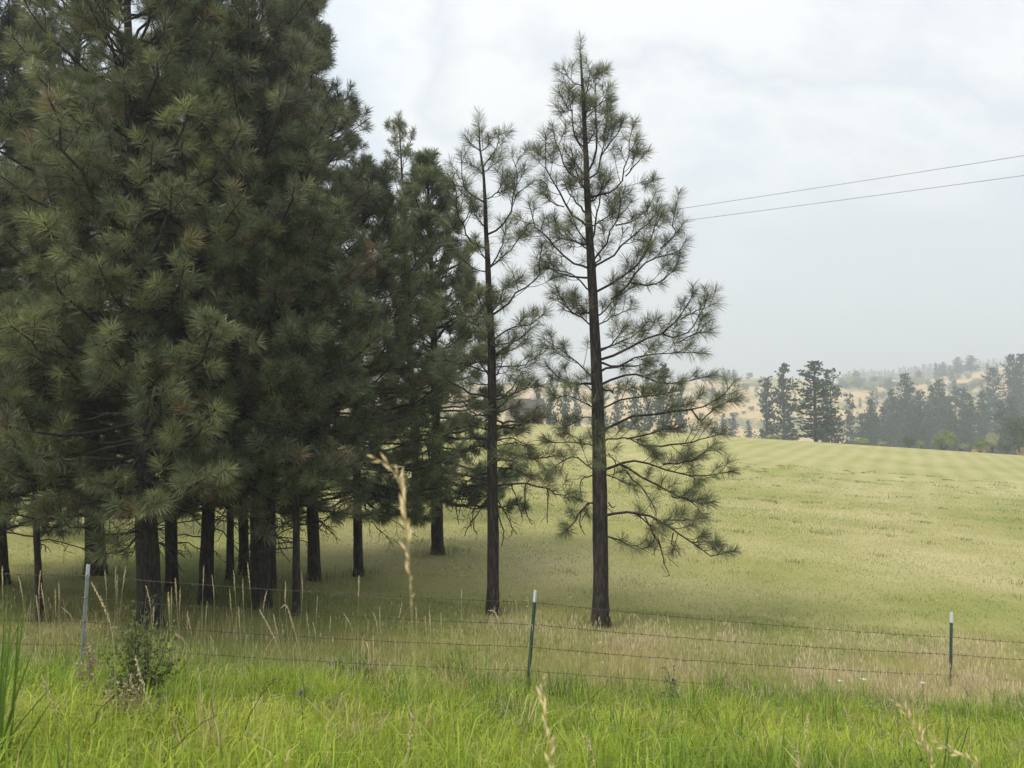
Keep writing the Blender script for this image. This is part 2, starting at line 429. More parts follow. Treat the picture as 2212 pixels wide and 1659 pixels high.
    def build(s, label, base, group=None, name="pine_tree", nn=None):
        r = s.r
        for (n, sd), lst in s.tw.items():
            tubes(s.wood, np.array([x[0] for x in lst]), np.array([x[1] for x in lst]), sd)
        root = thing(name, label, "tree", tuple(base), group)
        obj("trunk", s.wood.mesh("trunk", M_bark, True, False), root)
        S0 = np.array(s.s0); D = np.array(s.d); LS = np.array(s.ls); TI = np.array(s.ti); T = len(S0); n = s.nn
        ref = np.where(np.abs(D[:, 2:3]) > 0.85, np.array([1.0, 0, 0]), Z3); U = unit(np.cross(D, ref)); Wv = np.cross(D, U)
        t = r.random((T, n)) ** 0.75; az = r.random((T, n)) * 6.2832
        th = np.radians(78 - 46 * t + r.normal(0, 9, (T, n)))
        ln = s.nl * r.uniform(0.72, 1.08, (T, n)) * (0.74 + 0.44 * r.random((T, 1)))
        rad = U[:, None] * np.cos(az)[..., None] + Wv[:, None] * np.sin(az)[..., None]
        d = D[:, None] * np.cos(th)[..., None] + rad * np.sin(th)[..., None]
        d[..., 2] -= 0.10; d = unit(d)
        p = S0[:, None] + D[:, None] * (t * LS[:, None])[..., None]
        tip = p + d * ln[..., None]
        wv = unit(np.cross(d, r.standard_normal((T, n, 3)))) * (s.nw * 0.5)
        mid = p + d * (ln * 0.55)[..., None]
        tip[..., 2] -= 0.018 * r.random((T, n))
        V = np.stack([p - wv * 0.7, p + wv * 0.7, mid - wv, mid + wv, tip], 2).reshape(-1, 3)
        k = np.arange(T * n)[:, None] * 5
        q = (k + np.array([[0, 1, 3, 2]])); tr = (k + np.array([[2, 3, 4]]))
        c = DARK + (LIGHT - DARK) * (TI[:, None, None] ** 1.3) ; c = np.broadcast_to(c, (T, n, 3)).copy()
        br = (TI * 7.3) % 1.0; bl = (TI * 3.7) % 1.0
        c += (BLUE - c) * (0.5 * (bl[:, None, None] > 0.6))
        old = np.clip((0.42 - t) * 2.2, 0, 1) * (0.25 + 0.75 * br[:, None])
        c += (BROWN - c) * old[..., None]
        c[r.random(T) < 0.03] = (0.165, 0.128, 0.075)
        c *= r.uniform(0.6, 1.45, (T, n, 1)) * r.uniform(0.82, 1.18, (T, 1, 1)) * s.tone
        c = np.repeat(c.reshape(-1, 3), 5, axis=0)
        obj("crown", nmesh("crown", V, tris=tr, quads=q, mat=M_needle, col=c), root)
        return root

def view_path(pts, Y, base, dY=0.0, wob=0.0):
    n = len(pts); return [P(x, y, Y + dY * (k / max(1, n - 1)) ** 0.8) - base for k, (x, y) in enumerate(pts)]

def z5(a): return [(x * .3472 + 1080, y * .3472 + 72) for x, y in a]
def z6(a): return [(x * .3905 + 1080, y * .3905 + 612) for x, y in a]
def z7(a): return [(x * .3471 + 864, y * .3471 + 216) for x, y in a]
def z8(a): return [(x * .3689 + 792, y * .3689 + 756) for x, y in a]

def hand_pine(seed, trunk_v, rads, limbs, dead, label, extra, base_v, nn=95):
    Y = hit(*base_v); b = P(base_v[0], base_v[1], Y); b[2] = ground(b[0], Y) - 0.05
    t = Pine(seed, 0.245, 0.0049, int(nn * 1.2))
    t.trunk([P(x, y, Y) - b for x, y in trunk_v], rads)
    r = t.r
    for lv in limbs:
        L = math.dist(lv[0], lv[-1]) / 1661 * Y
        pts = view_path(lv, Y, b, r.uniform(-0.55, 0.55) * L)
        z0 = pts[0][2]; c, rr = t.at(min(z0, t.tq[-1, 2]))
        near = abs(pts[0][0] - c[0]) < rr * 2.2 + 0.08
        if near: pts[0] = c
        else:
            zz = np.argmin(np.abs(t.tq[:, 2] - z0)); pass
        t.branch(pts, max(0.010, min(0.027, 0.008 + 0.009 * L)), 0.18 if L < 1.0 else 0.33, 0.15, 0.5)
    for lv in dead:
        L = math.dist(lv[0], lv[-1]) / 1661 * Y
        t.branch(view_path(lv, Y, b, r.uniform(-0.5, 0.5) * L), 0.014, 0.3, 0.16, 0.4, dead=True)
    extra(t)
    top = t.tq[-1]
    for k in range(4): t.tuft(top - Z3 * (0.02 + 0.16 * k), Z3.copy(), 0.3)
    return t.build(label, b)

# the tallest open-grown pine
Q_trunk = [(1299, 1352), (1297, 1100), (1293, 900), (1284, 700), (1276, 550), (1268, 400), (1262, 250), (1256, 150), (1254, 116)]
Q_limbs = [z5(a) for a in (
    [(497, 330), (440, 290), (395, 215)], [(520, 720), (470, 640), (455, 560), (440, 440), (430, 350)], [(450, 480), (420, 470), (385, 390)],
    [(545, 910), (480, 900), (425, 870), (385, 760), (340, 640), (320, 600)], [(560, 1215), (480, 1150), (400, 1060), (330, 920), (290, 800), (285, 660)],
    [(290, 790), (250, 760), (210, 720)], [(550, 1350), (470, 1300), (380, 1250), (340, 1170)],
    [(560, 1470), (450, 1430), (330, 1320), (230, 1200), (180, 1060)], [(400, 1080), (320, 1050), (270, 990)],
    [(580, 1620), (480, 1520), (400, 1480), (270, 1460)], [(530, 760), (490, 690), (480, 640)], [(545, 980), (500, 940), (460, 900), (440, 860)],
    [(515, 400), (550, 330), (560, 240)],
    [(550, 900), (590, 800), (597, 600), (600, 400), (605, 220)], [(530, 500), (580, 470), (650, 420), (685, 390)],
    [(555, 910), (610, 860), (630, 760), (650, 640), (670, 480)], [(630, 760), (720, 640), (765, 540)],
    [(570, 1030), (680, 1000), (760, 910), (800, 750), (830, 560)], [(780, 890), (860, 800), (915, 740)],
    [(590, 1310), (620, 1060), (630, 840)], [(575, 1210), (680, 1130), (725, 1000)], [(590, 1440), (630, 1360), (700, 1230), (740, 1100), (745, 990)],
    [(720, 1195), (830, 1170), (920, 1090), (930, 1050)], [(600, 1460), (700, 1380), (800, 1280), (920, 1180), (1000, 1080)],
    [(610, 1620), (750, 1530), (850, 1450), (920, 1370), (960, 1230), (985, 1120)], [(690, 1655), (800, 1560), (900, 1420), (1060, 1380), (1140, 1340)],
    [(1000, 1340), (1090, 1250), (1075, 1180), (1095, 1060)], [(800, 1550), (960, 1560), (1060, 1490), (1105, 1430)], [(880, 940), (930, 930), (960, 900)],
    [(620, 1620), (700, 1560), (780, 1500), (830, 1440)])]
Q_limbs += [z6(a) for a in (
    [(520, 240), (430, 180), (340, 110), (290, 50)], [(530, 560), (490, 500), (420, 440), (340, 370), (240, 300)],
    [(540, 800), (515, 750), (470, 745), (380, 780), (320, 800)], [(540, 920), (500, 895), (420, 880), (240, 875)],
    [(540, 1040), (490, 1020), (430, 965), (370, 965), (300, 1010), (270, 1060)], [(530, 1220), (500, 1215), (450, 1250), (420, 1310), (340, 1390)],
    [(530, 700), (450, 650), (380, 620), (300, 640)], [(540, 620), (470, 560), (390, 550)],
    [(560, 190), (610, 120), (700, 40), (760, 0)], [(570, 240), (650, 170), (740, 140)], [(565, 370), (650, 330), (740, 290), (800, 230)],
    [(580, 430), (680, 380), (830, 300), (950, 230), (1030, 120), (1068, 20)], [(900, 280), (980, 300), (1090, 230), (1150, 60)], [(1000, 200), (1090, 150), (1200, 110)],
    [(980, 330), (1080, 280), (1150, 270)],
    [(580, 500), (640, 450), (740, 410), (900, 390), (1100, 380)], [(590, 570), (680, 510), (800, 530), (950, 550), (1165, 510)],
    [(600, 820), (680, 760), (800, 735), (980, 710), (1060, 700), (1200, 640), (1300, 540)], [(1060, 700), (1110, 760), (1200, 680), (1320, 630)],
    [(600, 890), (650, 855), (720, 860), (800, 900), (900, 950)], [(610, 1040), (660, 1000), (760, 990), (900, 1020), (1100, 1060), (1280, 1040)],
    [(660, 1000), (750, 1060), (850, 1110), (950, 1180), (1100, 1230), (1150, 1210)],
    [(600, 1290), (640, 1270), (740, 1270), (880, 1300), (960, 1360), (1060, 1430), (1160, 1500), (1300, 1480)],
    [(1060, 1430), (1130, 1430), (1200, 1430)], [(600, 1390), (700, 1440), (780, 1470), (840, 1450)], [(900, 1000), (1060, 980), (1200, 880)],
    [(800, 900), (1000, 890), (1230, 830)], [(640, 1050), (700, 1100), (760, 1150)], [(900, 1310), (1000, 1310), (1130, 1300)],
    [(760, 1280), (820, 1330), (900, 1390)], [(950, 1180), (1050, 1200), (1130, 1290)], [(700, 860), (860, 820), (1000, 800)], [(600, 700), (700, 640), (860, 620), (960, 600)])]
Q_dead = [z6(a) for a in ([(800, 1290), (870, 1420), (910, 1530), (940, 1620)], [(960, 1380), (950, 1440), (1000, 1510)], [(530, 1200), (470, 1230), (440, 1320), (470, 1390)],
    [(700, 1040), (800, 1150), (860, 1250), (870, 1330)], [(600, 1210), (620, 1240), (640, 1230)], [(530, 1050), (450, 1090), (450, 1180)], [(600, 940), (640, 1000), (620, 1080)])]
def q_extra(t):
    zt = t.tq[-1, 2]
    t.auto(3.6, zt - 0.8, 1.8, 0.62, 2, 0.2, 0.45, 0.7, azr=[0.9, 1.3, 1.9, 2.3, -0.9, -1.3, -1.9])
hand_pine(11, Q_trunk, [.145, .13, .113, .092, .074, .056, .038, .02, .012], Q_limbs, Q_dead, "tallest of the two open-grown pines, full-length dark trunk, airy crown against the sky", q_extra, (1299, 1352), 72)

P_trunk = [(1065, 1328), (1066, 1150), (1064, 1000), (1063, 785), (1060, 702), (1056, 632), (1054, 563), (1051, 511), (1048, 438), (1044, 372), (1037, 320), (1035, 275)]
P_limbs = [z7(a) for a in (
    [(500, 320), (440, 270), (405, 225)], [(520, 640), (430, 580), (395, 500), (380, 330)], [(395, 540), (330, 520), (290, 450)],
    [(525, 920), (450, 880), (390, 790), (350, 680), (325, 500)], [(385, 780), (430, 700), (440, 610)], [(545, 1065), (480, 1060), (410, 1010), (360, 950)],
    [(550, 1355), (450, 1345), (330, 1320), (200, 1270)], [(550, 1500), (470, 1400), (370, 1340)], [(560, 1620), (400, 1640), (260, 1620)], [(525, 480), (480, 420), (440, 400)],
    [(505, 320), (545, 290), (555, 235)], [(530, 450), (580, 410), (645, 365)], [(550, 420), (600, 300), (620, 195)], [(540, 620), (610, 570), (640, 440)],
    [(600, 580), (640, 570), (690, 545)], [(560, 840), (650, 770), (720, 600), (740, 480), (745, 350)], [(720, 590), (760, 560), (810, 520)],
    [(580, 1050), (620, 950), (650, 850), (660, 750)], [(570, 1050), (680, 940), (760, 840), (790, 780)], [(575, 1345), (680, 1270), (780, 1160), (870, 1080), (885, 910)],
    [(580, 1500), (680, 1430), (820, 1390), (900, 1330)], [(585, 1600), (700, 1510), (850, 1400)], [(560, 1200), (640, 1180), (760, 1100)])]
P_limbs += [z8(a) for a in ([(715, 135), (600, 100), (520, 75), (430, 60)], [(720, 205), (640, 200), (560, 195)], [(720, 330), (600, 300), (500, 320)], [(720, 470), (620, 450), (480, 470)],
    [(715, 685), (660, 690), (590, 720), (540, 760)], [(720, 560), (600, 570), (500, 620)], [(745, 40), (850, 0), (930, -60)], [(755, 100), (900, 95), (1000, 30)], [(765, 300), (880, 250), (1000, 200)],
    [(765, 460), (900, 430), (1060, 390)], [(765, 620), (870, 610), (1000, 650)], [(765, 800), (830, 785), (950, 785), (1060, 810), (1130, 850), (1220, 830)],
    [(765, 530), (860, 520), (960, 560)], [(765, 380), (850, 340), (900, 330)], [(765, 690), (860, 700), (980, 760)])]
P_dead = [z8(a) for a in ([(715, 790), (650, 790), (560, 790), (500, 850)], [(715, 880), (660, 830), (600, 810), (560, 870), (540, 950)], [(715, 900), (650, 950), (590, 1050), (570, 1090)],
    [(930, 790), (930, 950), (970, 1020)], [(1060, 810), (1060, 900), (1060, 1010)], [(770, 910), (820, 940), (850, 960)], [(770, 960), (800, 1060), (790, 1150)], [(850, 790), (880, 880), (910, 980)],
    [(770, 700), (850, 690), (950, 740)], [(715, 720), (600, 760), (520, 900), (540, 1020)], [(715, 840), (640, 900), (620, 1000), (650, 1080)], [(770, 880), (830, 990), (880, 1080)])]
def p_extra(t):
    zt = t.tq[-1, 2]
    t.auto(3.0, 6.0, 1.5, 0.45, 3, 0.18, 0.42, 0.5, azr=[0.6, 1.2, 1.9, 2.6, -0.6, -1.2, -1.9, -2.6])
    t.auto(6.0, zt - 1.5, 1.3, 0.75, 1, 0.2, 0.42, 0.6, azr=[1.2, 1.9, -1.2, -1.9])
    t.snags(1.9, 3.4, 7, 0.9)
hand_pine(12, P_trunk, [.110, .102, .094, .075, .066, .058, .05, .043, .034, .026, .016, .01], P_limbs, P_dead, "slimmer open-grown pine with bare drooping lower twigs, beside the tallest open pine", p_extra, (1065, 1328), 60)

def grove_pine(seed, bv, tv, w, cb, Rm, label, nn=90, whorl=0.34, per=5, pw=0.5, snag=22, fol=0.9, mid=None, tl=0.58):
    Y = hit(*bv); b = P(bv[0], bv[1], Y); b[2] = ground(b[0], Y) - 0.06
    top = P(tv[0], tv[1], Y) - b
    rad = w / 2 / 1661 * Y * 0.94
    t = Pine(seed, 0.235, 0.0072 + 0.0004 * max(0, Y - 12), int(nn * 1.05))
    t.tone = np.array((1.12, 1.12, 1.06)) * t.r.uniform(0.86, 1.16) * np.array((t.r.uniform(0.92, 1.08), 1, t.r.uniform(0.9, 1.25)))
    pts = [np.zeros(3), mid if mid is not None else top * 0.5 + t.r.standard_normal(3) * np.array((0.06, 0.06, 0)), top]
    t.trunk(pts, [rad, rad * 0.8, rad * 0.58, rad * 0.33, 0.02])
    zb = max(1.5, P(bv[0], cb + 84, Y)[2] - b[2])
    t.auto(zb, top[2], Rm * 1.18, whorl, per, 0.18, tl, pw, fol)
    if Y < 16.5: t.auto(zb - 0.2, zb + (top[2] - zb) * 0.62, Rm, 0.62, 2, 0.18, tl, 0.45, fol, azr=[-1.05, -1.57, -2.1])
    t.snags(max(1.2, zb - 1.7), zb + 1.0, snag, 1.5)
    return t.build(label, b, "pines of the grove"), b
GR = [
    ((325, 1354), (262, -330), 52, 1010, 2.6, "thickest trunk at the grove front, its huge dark crown cut by the picture top", dict(nn=85, snag=18)),
    ((208, 1241), (150, -250), 40, 985, 2.5, "dark pine whose trunk stands right behind the silvery leaning fence post", {}),
    ((6, 1262), (-40, -120), 28, 960, 2.3, "dark pine cut by the left edge of the picture", {}),
    ((-120, 1310), (-140, -200), 36, 960, 2.5, "pine beyond the picture edge whose boughs reach in at the far left", dict(nn=55)),
    ((88, 1342), (58, 640), 17, 1000, 1.0, "thin leaning pine stem with small crown near the silvery post", dict(snag=8)),
    ((372, 1276), (352, 60), 28, 970, 1.8, "medium pine trunk close behind and beside the thickest trunk", {}),
    ((445, 1302), (432, -60), 32, 950, 2.0, "straight grove pine halfway between the thickest trunk and the double trunk", {}),
    ((497, 1251), (490, 120), 17, 970, 1.4, "slender far pine stem seen just beside the straight grove pine", {}),
    ((528, 1241), (520, 40), 22, 950, 1.6, "small dark pine trunk just behind the front stem of the double trunk", {}),
    ((565, 1313), (548, -260), 45, 950, 2.5, "stout front pine of the double trunk pair in the middle of the grove", dict(nn=80, snag=18)),
    ((585, 1272), (592, 100), 24, 960, 1.6, "rear pine hidden half behind the stout front pine of the pair", {}),
    ((640, 1329), (652, 300), 18, 930, 1.5, "thin crooked pine stem standing in front of the grove's right end", dict(snag=10)),
    ((680, 1253), (640, -80), 28, 930, 2.3, "tall pine next to the thin crooked stem, boughs upturned against the sky", {}),
    ((775, 1244), (790, 405), 22, 985, 2.5, "short dense pine with a reddish dead bough at the grove edge", dict(nn=80)),
    ((946, 1197), (922, 345), 29, 1030, 2.35, "pine with a brown trunk alone in the grass behind the slimmer open pine", dict(nn=88, per=6, pw=0.62)),
    ((900, 1120), (862, 258), 18, 1030, 2.0, "farthest grove pine, narrow dark crown top standing clear against the clouds", dict(nn=50, per=3, whorl=0.5)),
    ((130, 1157), (120, 200), 13, 990, 2.0, "small distant pine trunk between the thin leaning stem and the silvery post", dict(nn=50)),
]
for i, (bv, tv, w, cb, Rm, lab, kw) in enumerate(GR):
    root, b = grove_pine(100 + i, bv, tv, w, cb, Rm, lab, **kw)
    if "reddish" in lab:
        d = Pine(77, 0.17, 0.007, 90); Y = b[1] - 2.0; s0 = P(795, 585, Y) - b
        d.branch([P(780, 640, Y + 0.6) - b, s0, P(792, 525, Y) - b], 0.01, 0.2, 0.12, 0.2)
        tmp = d.build("x", b, name="dead_bough")
        ch = [c for c in tmp.children if c.name.startswith("crown")][0]; tr_ = [c for c in tmp.children if c.name.startswith("trunk")][0]
        n = len(ch.data.vertices); c = np.ones((n, 4), np.float32); c[:, :3] = np.array((0.50, 0.27, 0.15)) * np.repeat(rng.uniform(0.6, 1.2, n // 5), 5)[:, None]
        ch.data.color_attributes["Col"].data.foreach_set("color", c.ravel())
        tr_.name = "dead_bough"; tr_.parent = root; ch.name = "dead_needles"; ch.parent = tr_; ch["label"] = "reddish brown dead needles"
        bpy.data.objects.remove(tmp)

# ------------------------------------------------------------------ distant trees, bushes
def far_conifer(seed, n=900, ratio=0.27, gap=0.0, tone=(0.045, 0.065, 0.038), PWR=0.55):
    """unit-height conifer: trunk + crown of small drooping leaf clumps"""
    r = np.random.default_rng(seed); root = thing("conifer", "x", "tree")
    w = MB(); tubes(w, np.array([(0, 0, 0), (0.004, 0, 0.4), (0, 0, 0.97)]), np.array((0.018, 0.013, 0.003)), 7)
    c = MB(); z = 0.10
    nb = 0
    while z < 0.985:
        h = (z - 0.10) / 0.885
        rad = ratio * (1 - h) ** PWR * (0.6 + 0.4 * min(1, h * 4)) * r.uniform(0.8, 1.1) + 0.014
        rad *= r.uniform(0.62, 1.12)
        for k in range(int(6 + 3 * (1 - h))):
            a = r.uniform(0, 6.283); l = rad * r.uniform(0.55, 1.2); up = r.uniform(-0.15, 0.30) + 0.5 * h
            if r.random() < gap: continue
            hd = np.array((math.cos(a), math.sin(a), 0)); q = np.array([(0, 0, z), hd * l * 0.5 + (0, 0, z + up * l * 0.3), hd * l + (0, 0, z + up * l)])
            tubes(w, q, np.array((0.004, 0.003, 0.001)), 3)
            m = max(5, int(l / ratio * 22))
            t = r.uniform(0.25, 1.05, m)[:, None]; p = q[0] + (q[2] - q[0]) * t + r.standard_normal((m, 3)) * (0.014, 0.014, 0.006)
            s = r.uniform(0.010, 0.022, (m, 1)); d = unit(hd + r.standard_normal((m, 3)) * 0.7 + Z3 * 0.35); sd = unit(np.cross(d, r.standard_normal((m, 3))))
            V = np.stack([p - sd * s * 0.55, p + sd * s * 0.55, p + d * s * 1.6 + sd * s * 0.3, p + d * s * 1.6 - sd * s * 0.3], 1)
            c.add(V.reshape(-1, 3), q=np.arange(m * 4).reshape(-1, 4), c=np.repeat(np.array(tone) * r.uniform(0.6, 1.5, (m, 1)), 4, axis=0))
        z += 0.029 * r.uniform(0.6, 1.5)
    obj("trunk", w.mesh("trunk", M_farbark, True, False), root); obj("crown", c.mesh("crown", M_far), root)
    return root
def far_bush(seed, tone, n=2600, name="bush", stem=True):
    r = np.random.default_rng(seed); root = thing(name, "x", "bush")
    cen = unit(r.standard_normal((26, 3))) * r.uniform(0.12, 0.38, (26, 1)) * np.array((1.0, 1.0, 0.85)) + (0, 0, 0.5)
    i = r.integers(0, 26, n); d = unit(r.standard_normal((n, 3)))
    p = cen[i] + d * r.uniform(0.08, 0.18, (n, 1)); p[:, 2] = np.clip(p[:, 2], 0.02, None)
    s = r.uniform(0.014, 0.032, (n, 1)); a = unit(np.cross(d + r.standard_normal((n, 3)) * 0.5, r.standard_normal((n, 3)))); b = unit(np.cross(d, a))
    V = np.stack([p - a * s, p - b * s * 0.6, p + a * s, p + b * s * 0.6], 1)
    ct = np.array(tone) * r.uniform(0.65, 1.35, (26, 1)); cc = ct[i] * r.uniform(0.8, 1.2, (n, 1))
    m = MB(); m.add(V.reshape(-1, 3), q=np.arange(n * 4).reshape(-1, 4), c=np.repeat(cc, 4, axis=0))
    w = MB()
    for k in range(5):
        e = cen[k] ; tubes(w, np.array([(r.normal(0, .03), r.normal(0, .03), 0), e * (0.5, 0.5, 0.5), e]), np.array((0.02, 0.014, 0.006)), 5)
    obj("stem", w.mesh("stem", M_farbark, True, False), root); obj("foliage", m.mesh("foliage", M_far), root)
    return root
CON = [far_conifer(1, ratio=0.27, PWR=0.66), far_conifer(2, ratio=0.20, PWR=0.8), far_conifer(3, ratio=0.16, gap=0.25), far_conifer(4, ratio=0.30, gap=0.1, tone=(0.05, 0.07, 0.042))]
CW = [0.27, 0.20, 0.16, 0.30]
BUS = [far_bush(5, (0.27, 0.32, 0.11)), far_bush(6, (0.085, 0.12, 0.055)), far_bush(8, (0.25, 0.26, 0.14))]
used = set()
def zground(x, y): return float(ground(x, y)) if y < 126 else float(hill(x, y))
def put(proto, vx, vtop, width, Y, label, group=None, depth=None, r=None, cat=None, name=None):
    """stand a copy on the ground at depth Y with its top at pixel row vtop"""
    top = P(vx, vtop, Y); g = zground(top[0], Y) - 0.1
    if depth is not None: g = depth
    h = max(top[2] - g, 0.8); wd = width / 1661 * Y
    k = proto[1]; s = wd / k
    rz = rng.uniform(0, 6.28)
    if id(proto[0]) not in used:
        used.add(id(proto[0])); o = proto[0]; o.location = (top[0], Y, g); o.scale = (s, s, h); o.rotation_euler = (0, 0, rz); o["label"] = label
        if group: o["group"] = group
    else:
        o = dup(proto[0], (top[0], Y, g), rz, (s, s, h), label, group)
    if cat: o["category"] = cat
    return o
def con(k, *a, **kw): return put((CON[k], CW[k] * 1.3), *a, **kw)
def bus(k, *a, **kw): return put((BUS[k], 1.05), *a, **kw)
G1 = "conifers along the far edge of the field"
con(0, 1758, 780, 100, 121, "darkest lone pine on the field crest with a bare trunk foot", G1)
con(1, 1691, 787, 58, 165, "tall hazy conifer just behind the darkest crest pine", G1)
con(2, 1654, 811, 42, 168, "thin see-through conifer at the outer end of the crest clump", G1)
con(3, 1792, 795, 62, 150, "broad conifer half hidden by the darkest crest pine", G1)
con(2, 1834, 847, 22, 215, "narrow pale conifer next to the crest clump", G1)
G2 = "hazy conifers in the valley behind the field"
for k, x, t, w, Y in ((1, 1562, 894, 22, 255), (1, 1582, 893, 30, 262), (1, 1616, 909, 24, 250), (1, 1548, 911, 16, 250)):
    con(k, x, t, w, Y, "small blue-grey conifer below the golden slope beside the tallest open pine", "blue-grey conifers below the golden slope")
for k, x, t, w, Y, lab in ((1, 1880, 864, 34, 200, "pointed valley conifer standing over the golden slope gap"), (0, 1954, 806.7, 60, 225, "highest valley conifer in the middle of the hazy stand"),
        (1, 1926, 842, 42, 222, "dense valley conifer leaning on the highest one's flank"), (1, 2028, 822, 50, 228, "twin-looking full valley conifer behind the large round bush"),
        (2, 1984, 839, 30, 226, "slim valley conifer in the gap after the highest one"), (1, 2012, 833, 36, 235, "shorter valley conifer pressed against the twin-looking one"),
        (3, 2062, 834, 40, 235, "round-topped valley conifer beside the twin-looking one"), (2, 2078, 834, 34, 240, "sparse valley conifer with the golden slope showing through"),
        (1, 2094, 852, 40, 215, "low valley conifer below the sparse one"), (1, 2119, 847, 38, 220, "spire-like valley conifer before the tall right-hand stand"),
        (0, 2143, 794, 56, 275, "tall spiry hazy conifer near the picture's right end"), (0, 2184, 766, 52, 262, "very tall hazy conifer at the right picture border"),
        (1, 2203, 766, 56, 268, "twin very tall hazy conifer touching the right picture border"), (3, 2161, 865, 48, 165, "grey-green open tree beside the big dark leafy tree"),
        (1, 2232, 800, 60, 250, "hazy conifer cut by the right picture border"), (2, 1860, 890, 30, 190, "faint small conifer by the pointed valley conifer"), (1, 1905, 880, 30, 205, "short conifer filling the foot of the valley stand"),
        (1, 1975, 890, 34, 200, "short conifer before the slim valley conifer"), (1, 2050, 880, 34, 200, "short conifer behind the large round bush"), (1, 2185, 860, 50, 200, "shaded conifer behind the big dark leafy tree")):
    con(k, x, t, w, Y, lab, G2)
for i in range(30):
    x = rng.uniform(1868, 2225); Y = rng.uniform(190, 300); t = 905 - (Y - 190) * 0.42 - rng.uniform(0, 26) - max(0, x - 2120) * 0.25
    con(int(rng.choice([0, 0, 1, 1, 3])), x, t, rng.uniform(26, 46), Y, "hazy conifer of the mixed stand filling the valley", G2)
for i in range(22):
    x = rng.uniform(1500, 2215); Y = rng.uniform(380, 490); u = P(x, 830, Y)[0]; g = float(hill(u, Y)); h = rng.uniform(5, 10) * (1.4 if x > 1980 else 0.8)
    dup(CON[int(rng.integers(0, 4))], (u, Y, g - 0.2), rng.uniform(0, 6.28), (h * 0.9, h * 0.9, h), "scattered hazy pine standing on the dry hillside", "scattered pines on the hillside")
G3 = "tiny conifers along the hill ridges"
for x, t, w in ((1518, 806, 10), (1525, 803, 9), (1540, 802, 13), (1549, 800, 13), (1562, 795, 15), (1574, 799, 14), (1585, 798, 14), (1533, 808, 9)):
    con(int(rng.integers(0, 2)), x, t, w, 512, "tiny blue conifer on the left ridge of the golden hill", G3)
for x, t, w, Y in ((2068, 771, 24, 505), (2096, 768, 32, 498), (2021, 785, 13, 510), (2029, 786, 12, 512), (2037, 782, 17, 510), (2051, 789, 15, 510), (1849, 801, 20, 505), (1984, 800, 20, 505), (1921, 818, 18, 470), (1853, 820, 10, 500)):
    con(int(rng.integers(0, 2)), x, t, w, Y, "hazy conifer on the shoulder of the right-hand hill", G3)
for x in np.concatenate([np.linspace(1820, 2020, 44), np.linspace(2060, 2215, 24)]):
    x = x + rng.uniform(-3, 3); t = 811 - max(0, x - 1900) * 0.11 - rng.uniform(0, 15) + (4 if x > 2100 else 0)
    con(int(rng.integers(0, 3)), x, t, rng.uniform(7, 13), rng.uniform(840, 930), "faint tiny conifer on the farthest wooded ridge", "faint conifers of the farthest ridge")
for x, t, w, Y in ((1190, 808, 40, 150), (1222, 816, 34, 155), (1245, 822, 30, 160), (1160, 822, 34, 170), (1335, 838, 40, 170), (1370, 835, 44, 165), (1432, 788, 60, 140), (1398, 808, 44, 150), (1470, 830, 40, 160), (1300, 836, 40, 175)):
    con(int(rng.integers(0, 2)), x, t, w, Y, "blue-green conifer seen through the boughs of the tallest open pine", "conifers behind the open pines")
G4 = "bushes along the far field edge"
bus(0, 2035, 925, 72, 112, "largest round olive bush on the far field edge", G4)
bus(1, 1962, 938, 32, 112, "small dark round bush left of the largest bush", G4)
bus(0, 2115, 942, 42, 112, "yellow-green bush behind the half-hidden hay bale", G4)
bus(1, 2203, 884, 84, 112, "big dark leafy tree behind the hay bale at the picture border", G4)
bus(2, 1988, 947, 22, 112, "tiny shrub between the dark bush and the largest bush", G4)
bus(2, 2141, 925, 40, 112, "greyish bush between the bale bush and the big leafy tree", G4)
bus(0, 1862, 944, 40, 112, "low flat bush right of the darkest crest pine", G4)
bus(2, 1672, 936, 40, 112, "low scrub under the thin see-through conifer", G4)
bus(2, 1905, 951, 30, 112, "lowest scrub patch before the valley stand", G4)
bus(2, 2075, 955, 40, 112, "scrub filling between the largest bush and the bale bush", G4)
bus(1, 2170, 948, 30, 112, "dark scrub beside the big leafy tree", G4)
bus(1, 1619, 802, 18, 500, "round oak-like tree alone on the golden ridge")["category"] = "tree"
bus(1, 1611, 824, 20, 440, "rounded hill bush under the ridge oak")
bus(1, 1535, 836, 26, 430, "hill bush on the golden slope by the open pine")
for i in range(170):
    x = rng.uniform(1490, 2215); Y = rng.uniform(300, 498); u = (x - 1106) / 1661 * Y; g = float(hill(u, Y)); s = rng.uniform(2.0, 5.5) if x > 1800 else rng.uniform(1.2, 3.0)
    dup(BUS[int(rng.integers(0, 3))], (u, Y, g - 0.1), rng.uniform(0, 6.28), (s * 1.4, s * 1.4, s), "small hazy shrub dotted on the dry golden hillside", "shrubs on the dry hillside")
for i in range(26):
    x = 1815 + i * 7 + rng.uniform(-4, 4); Y = rng.uniform(470, 500); u = (x - 1106) / 1661 * Y; g = float(hill(u, Y)); s = rng.uniform(4, 7)
    dup(BUS[int(rng.integers(0, 3))], (u, Y, g - 0.1), rng.uniform(0, 6.28), (s * 1.5, s * 1.5, s), "green brush in the band below the pale-roofed farm building", "brush band under the farm building")

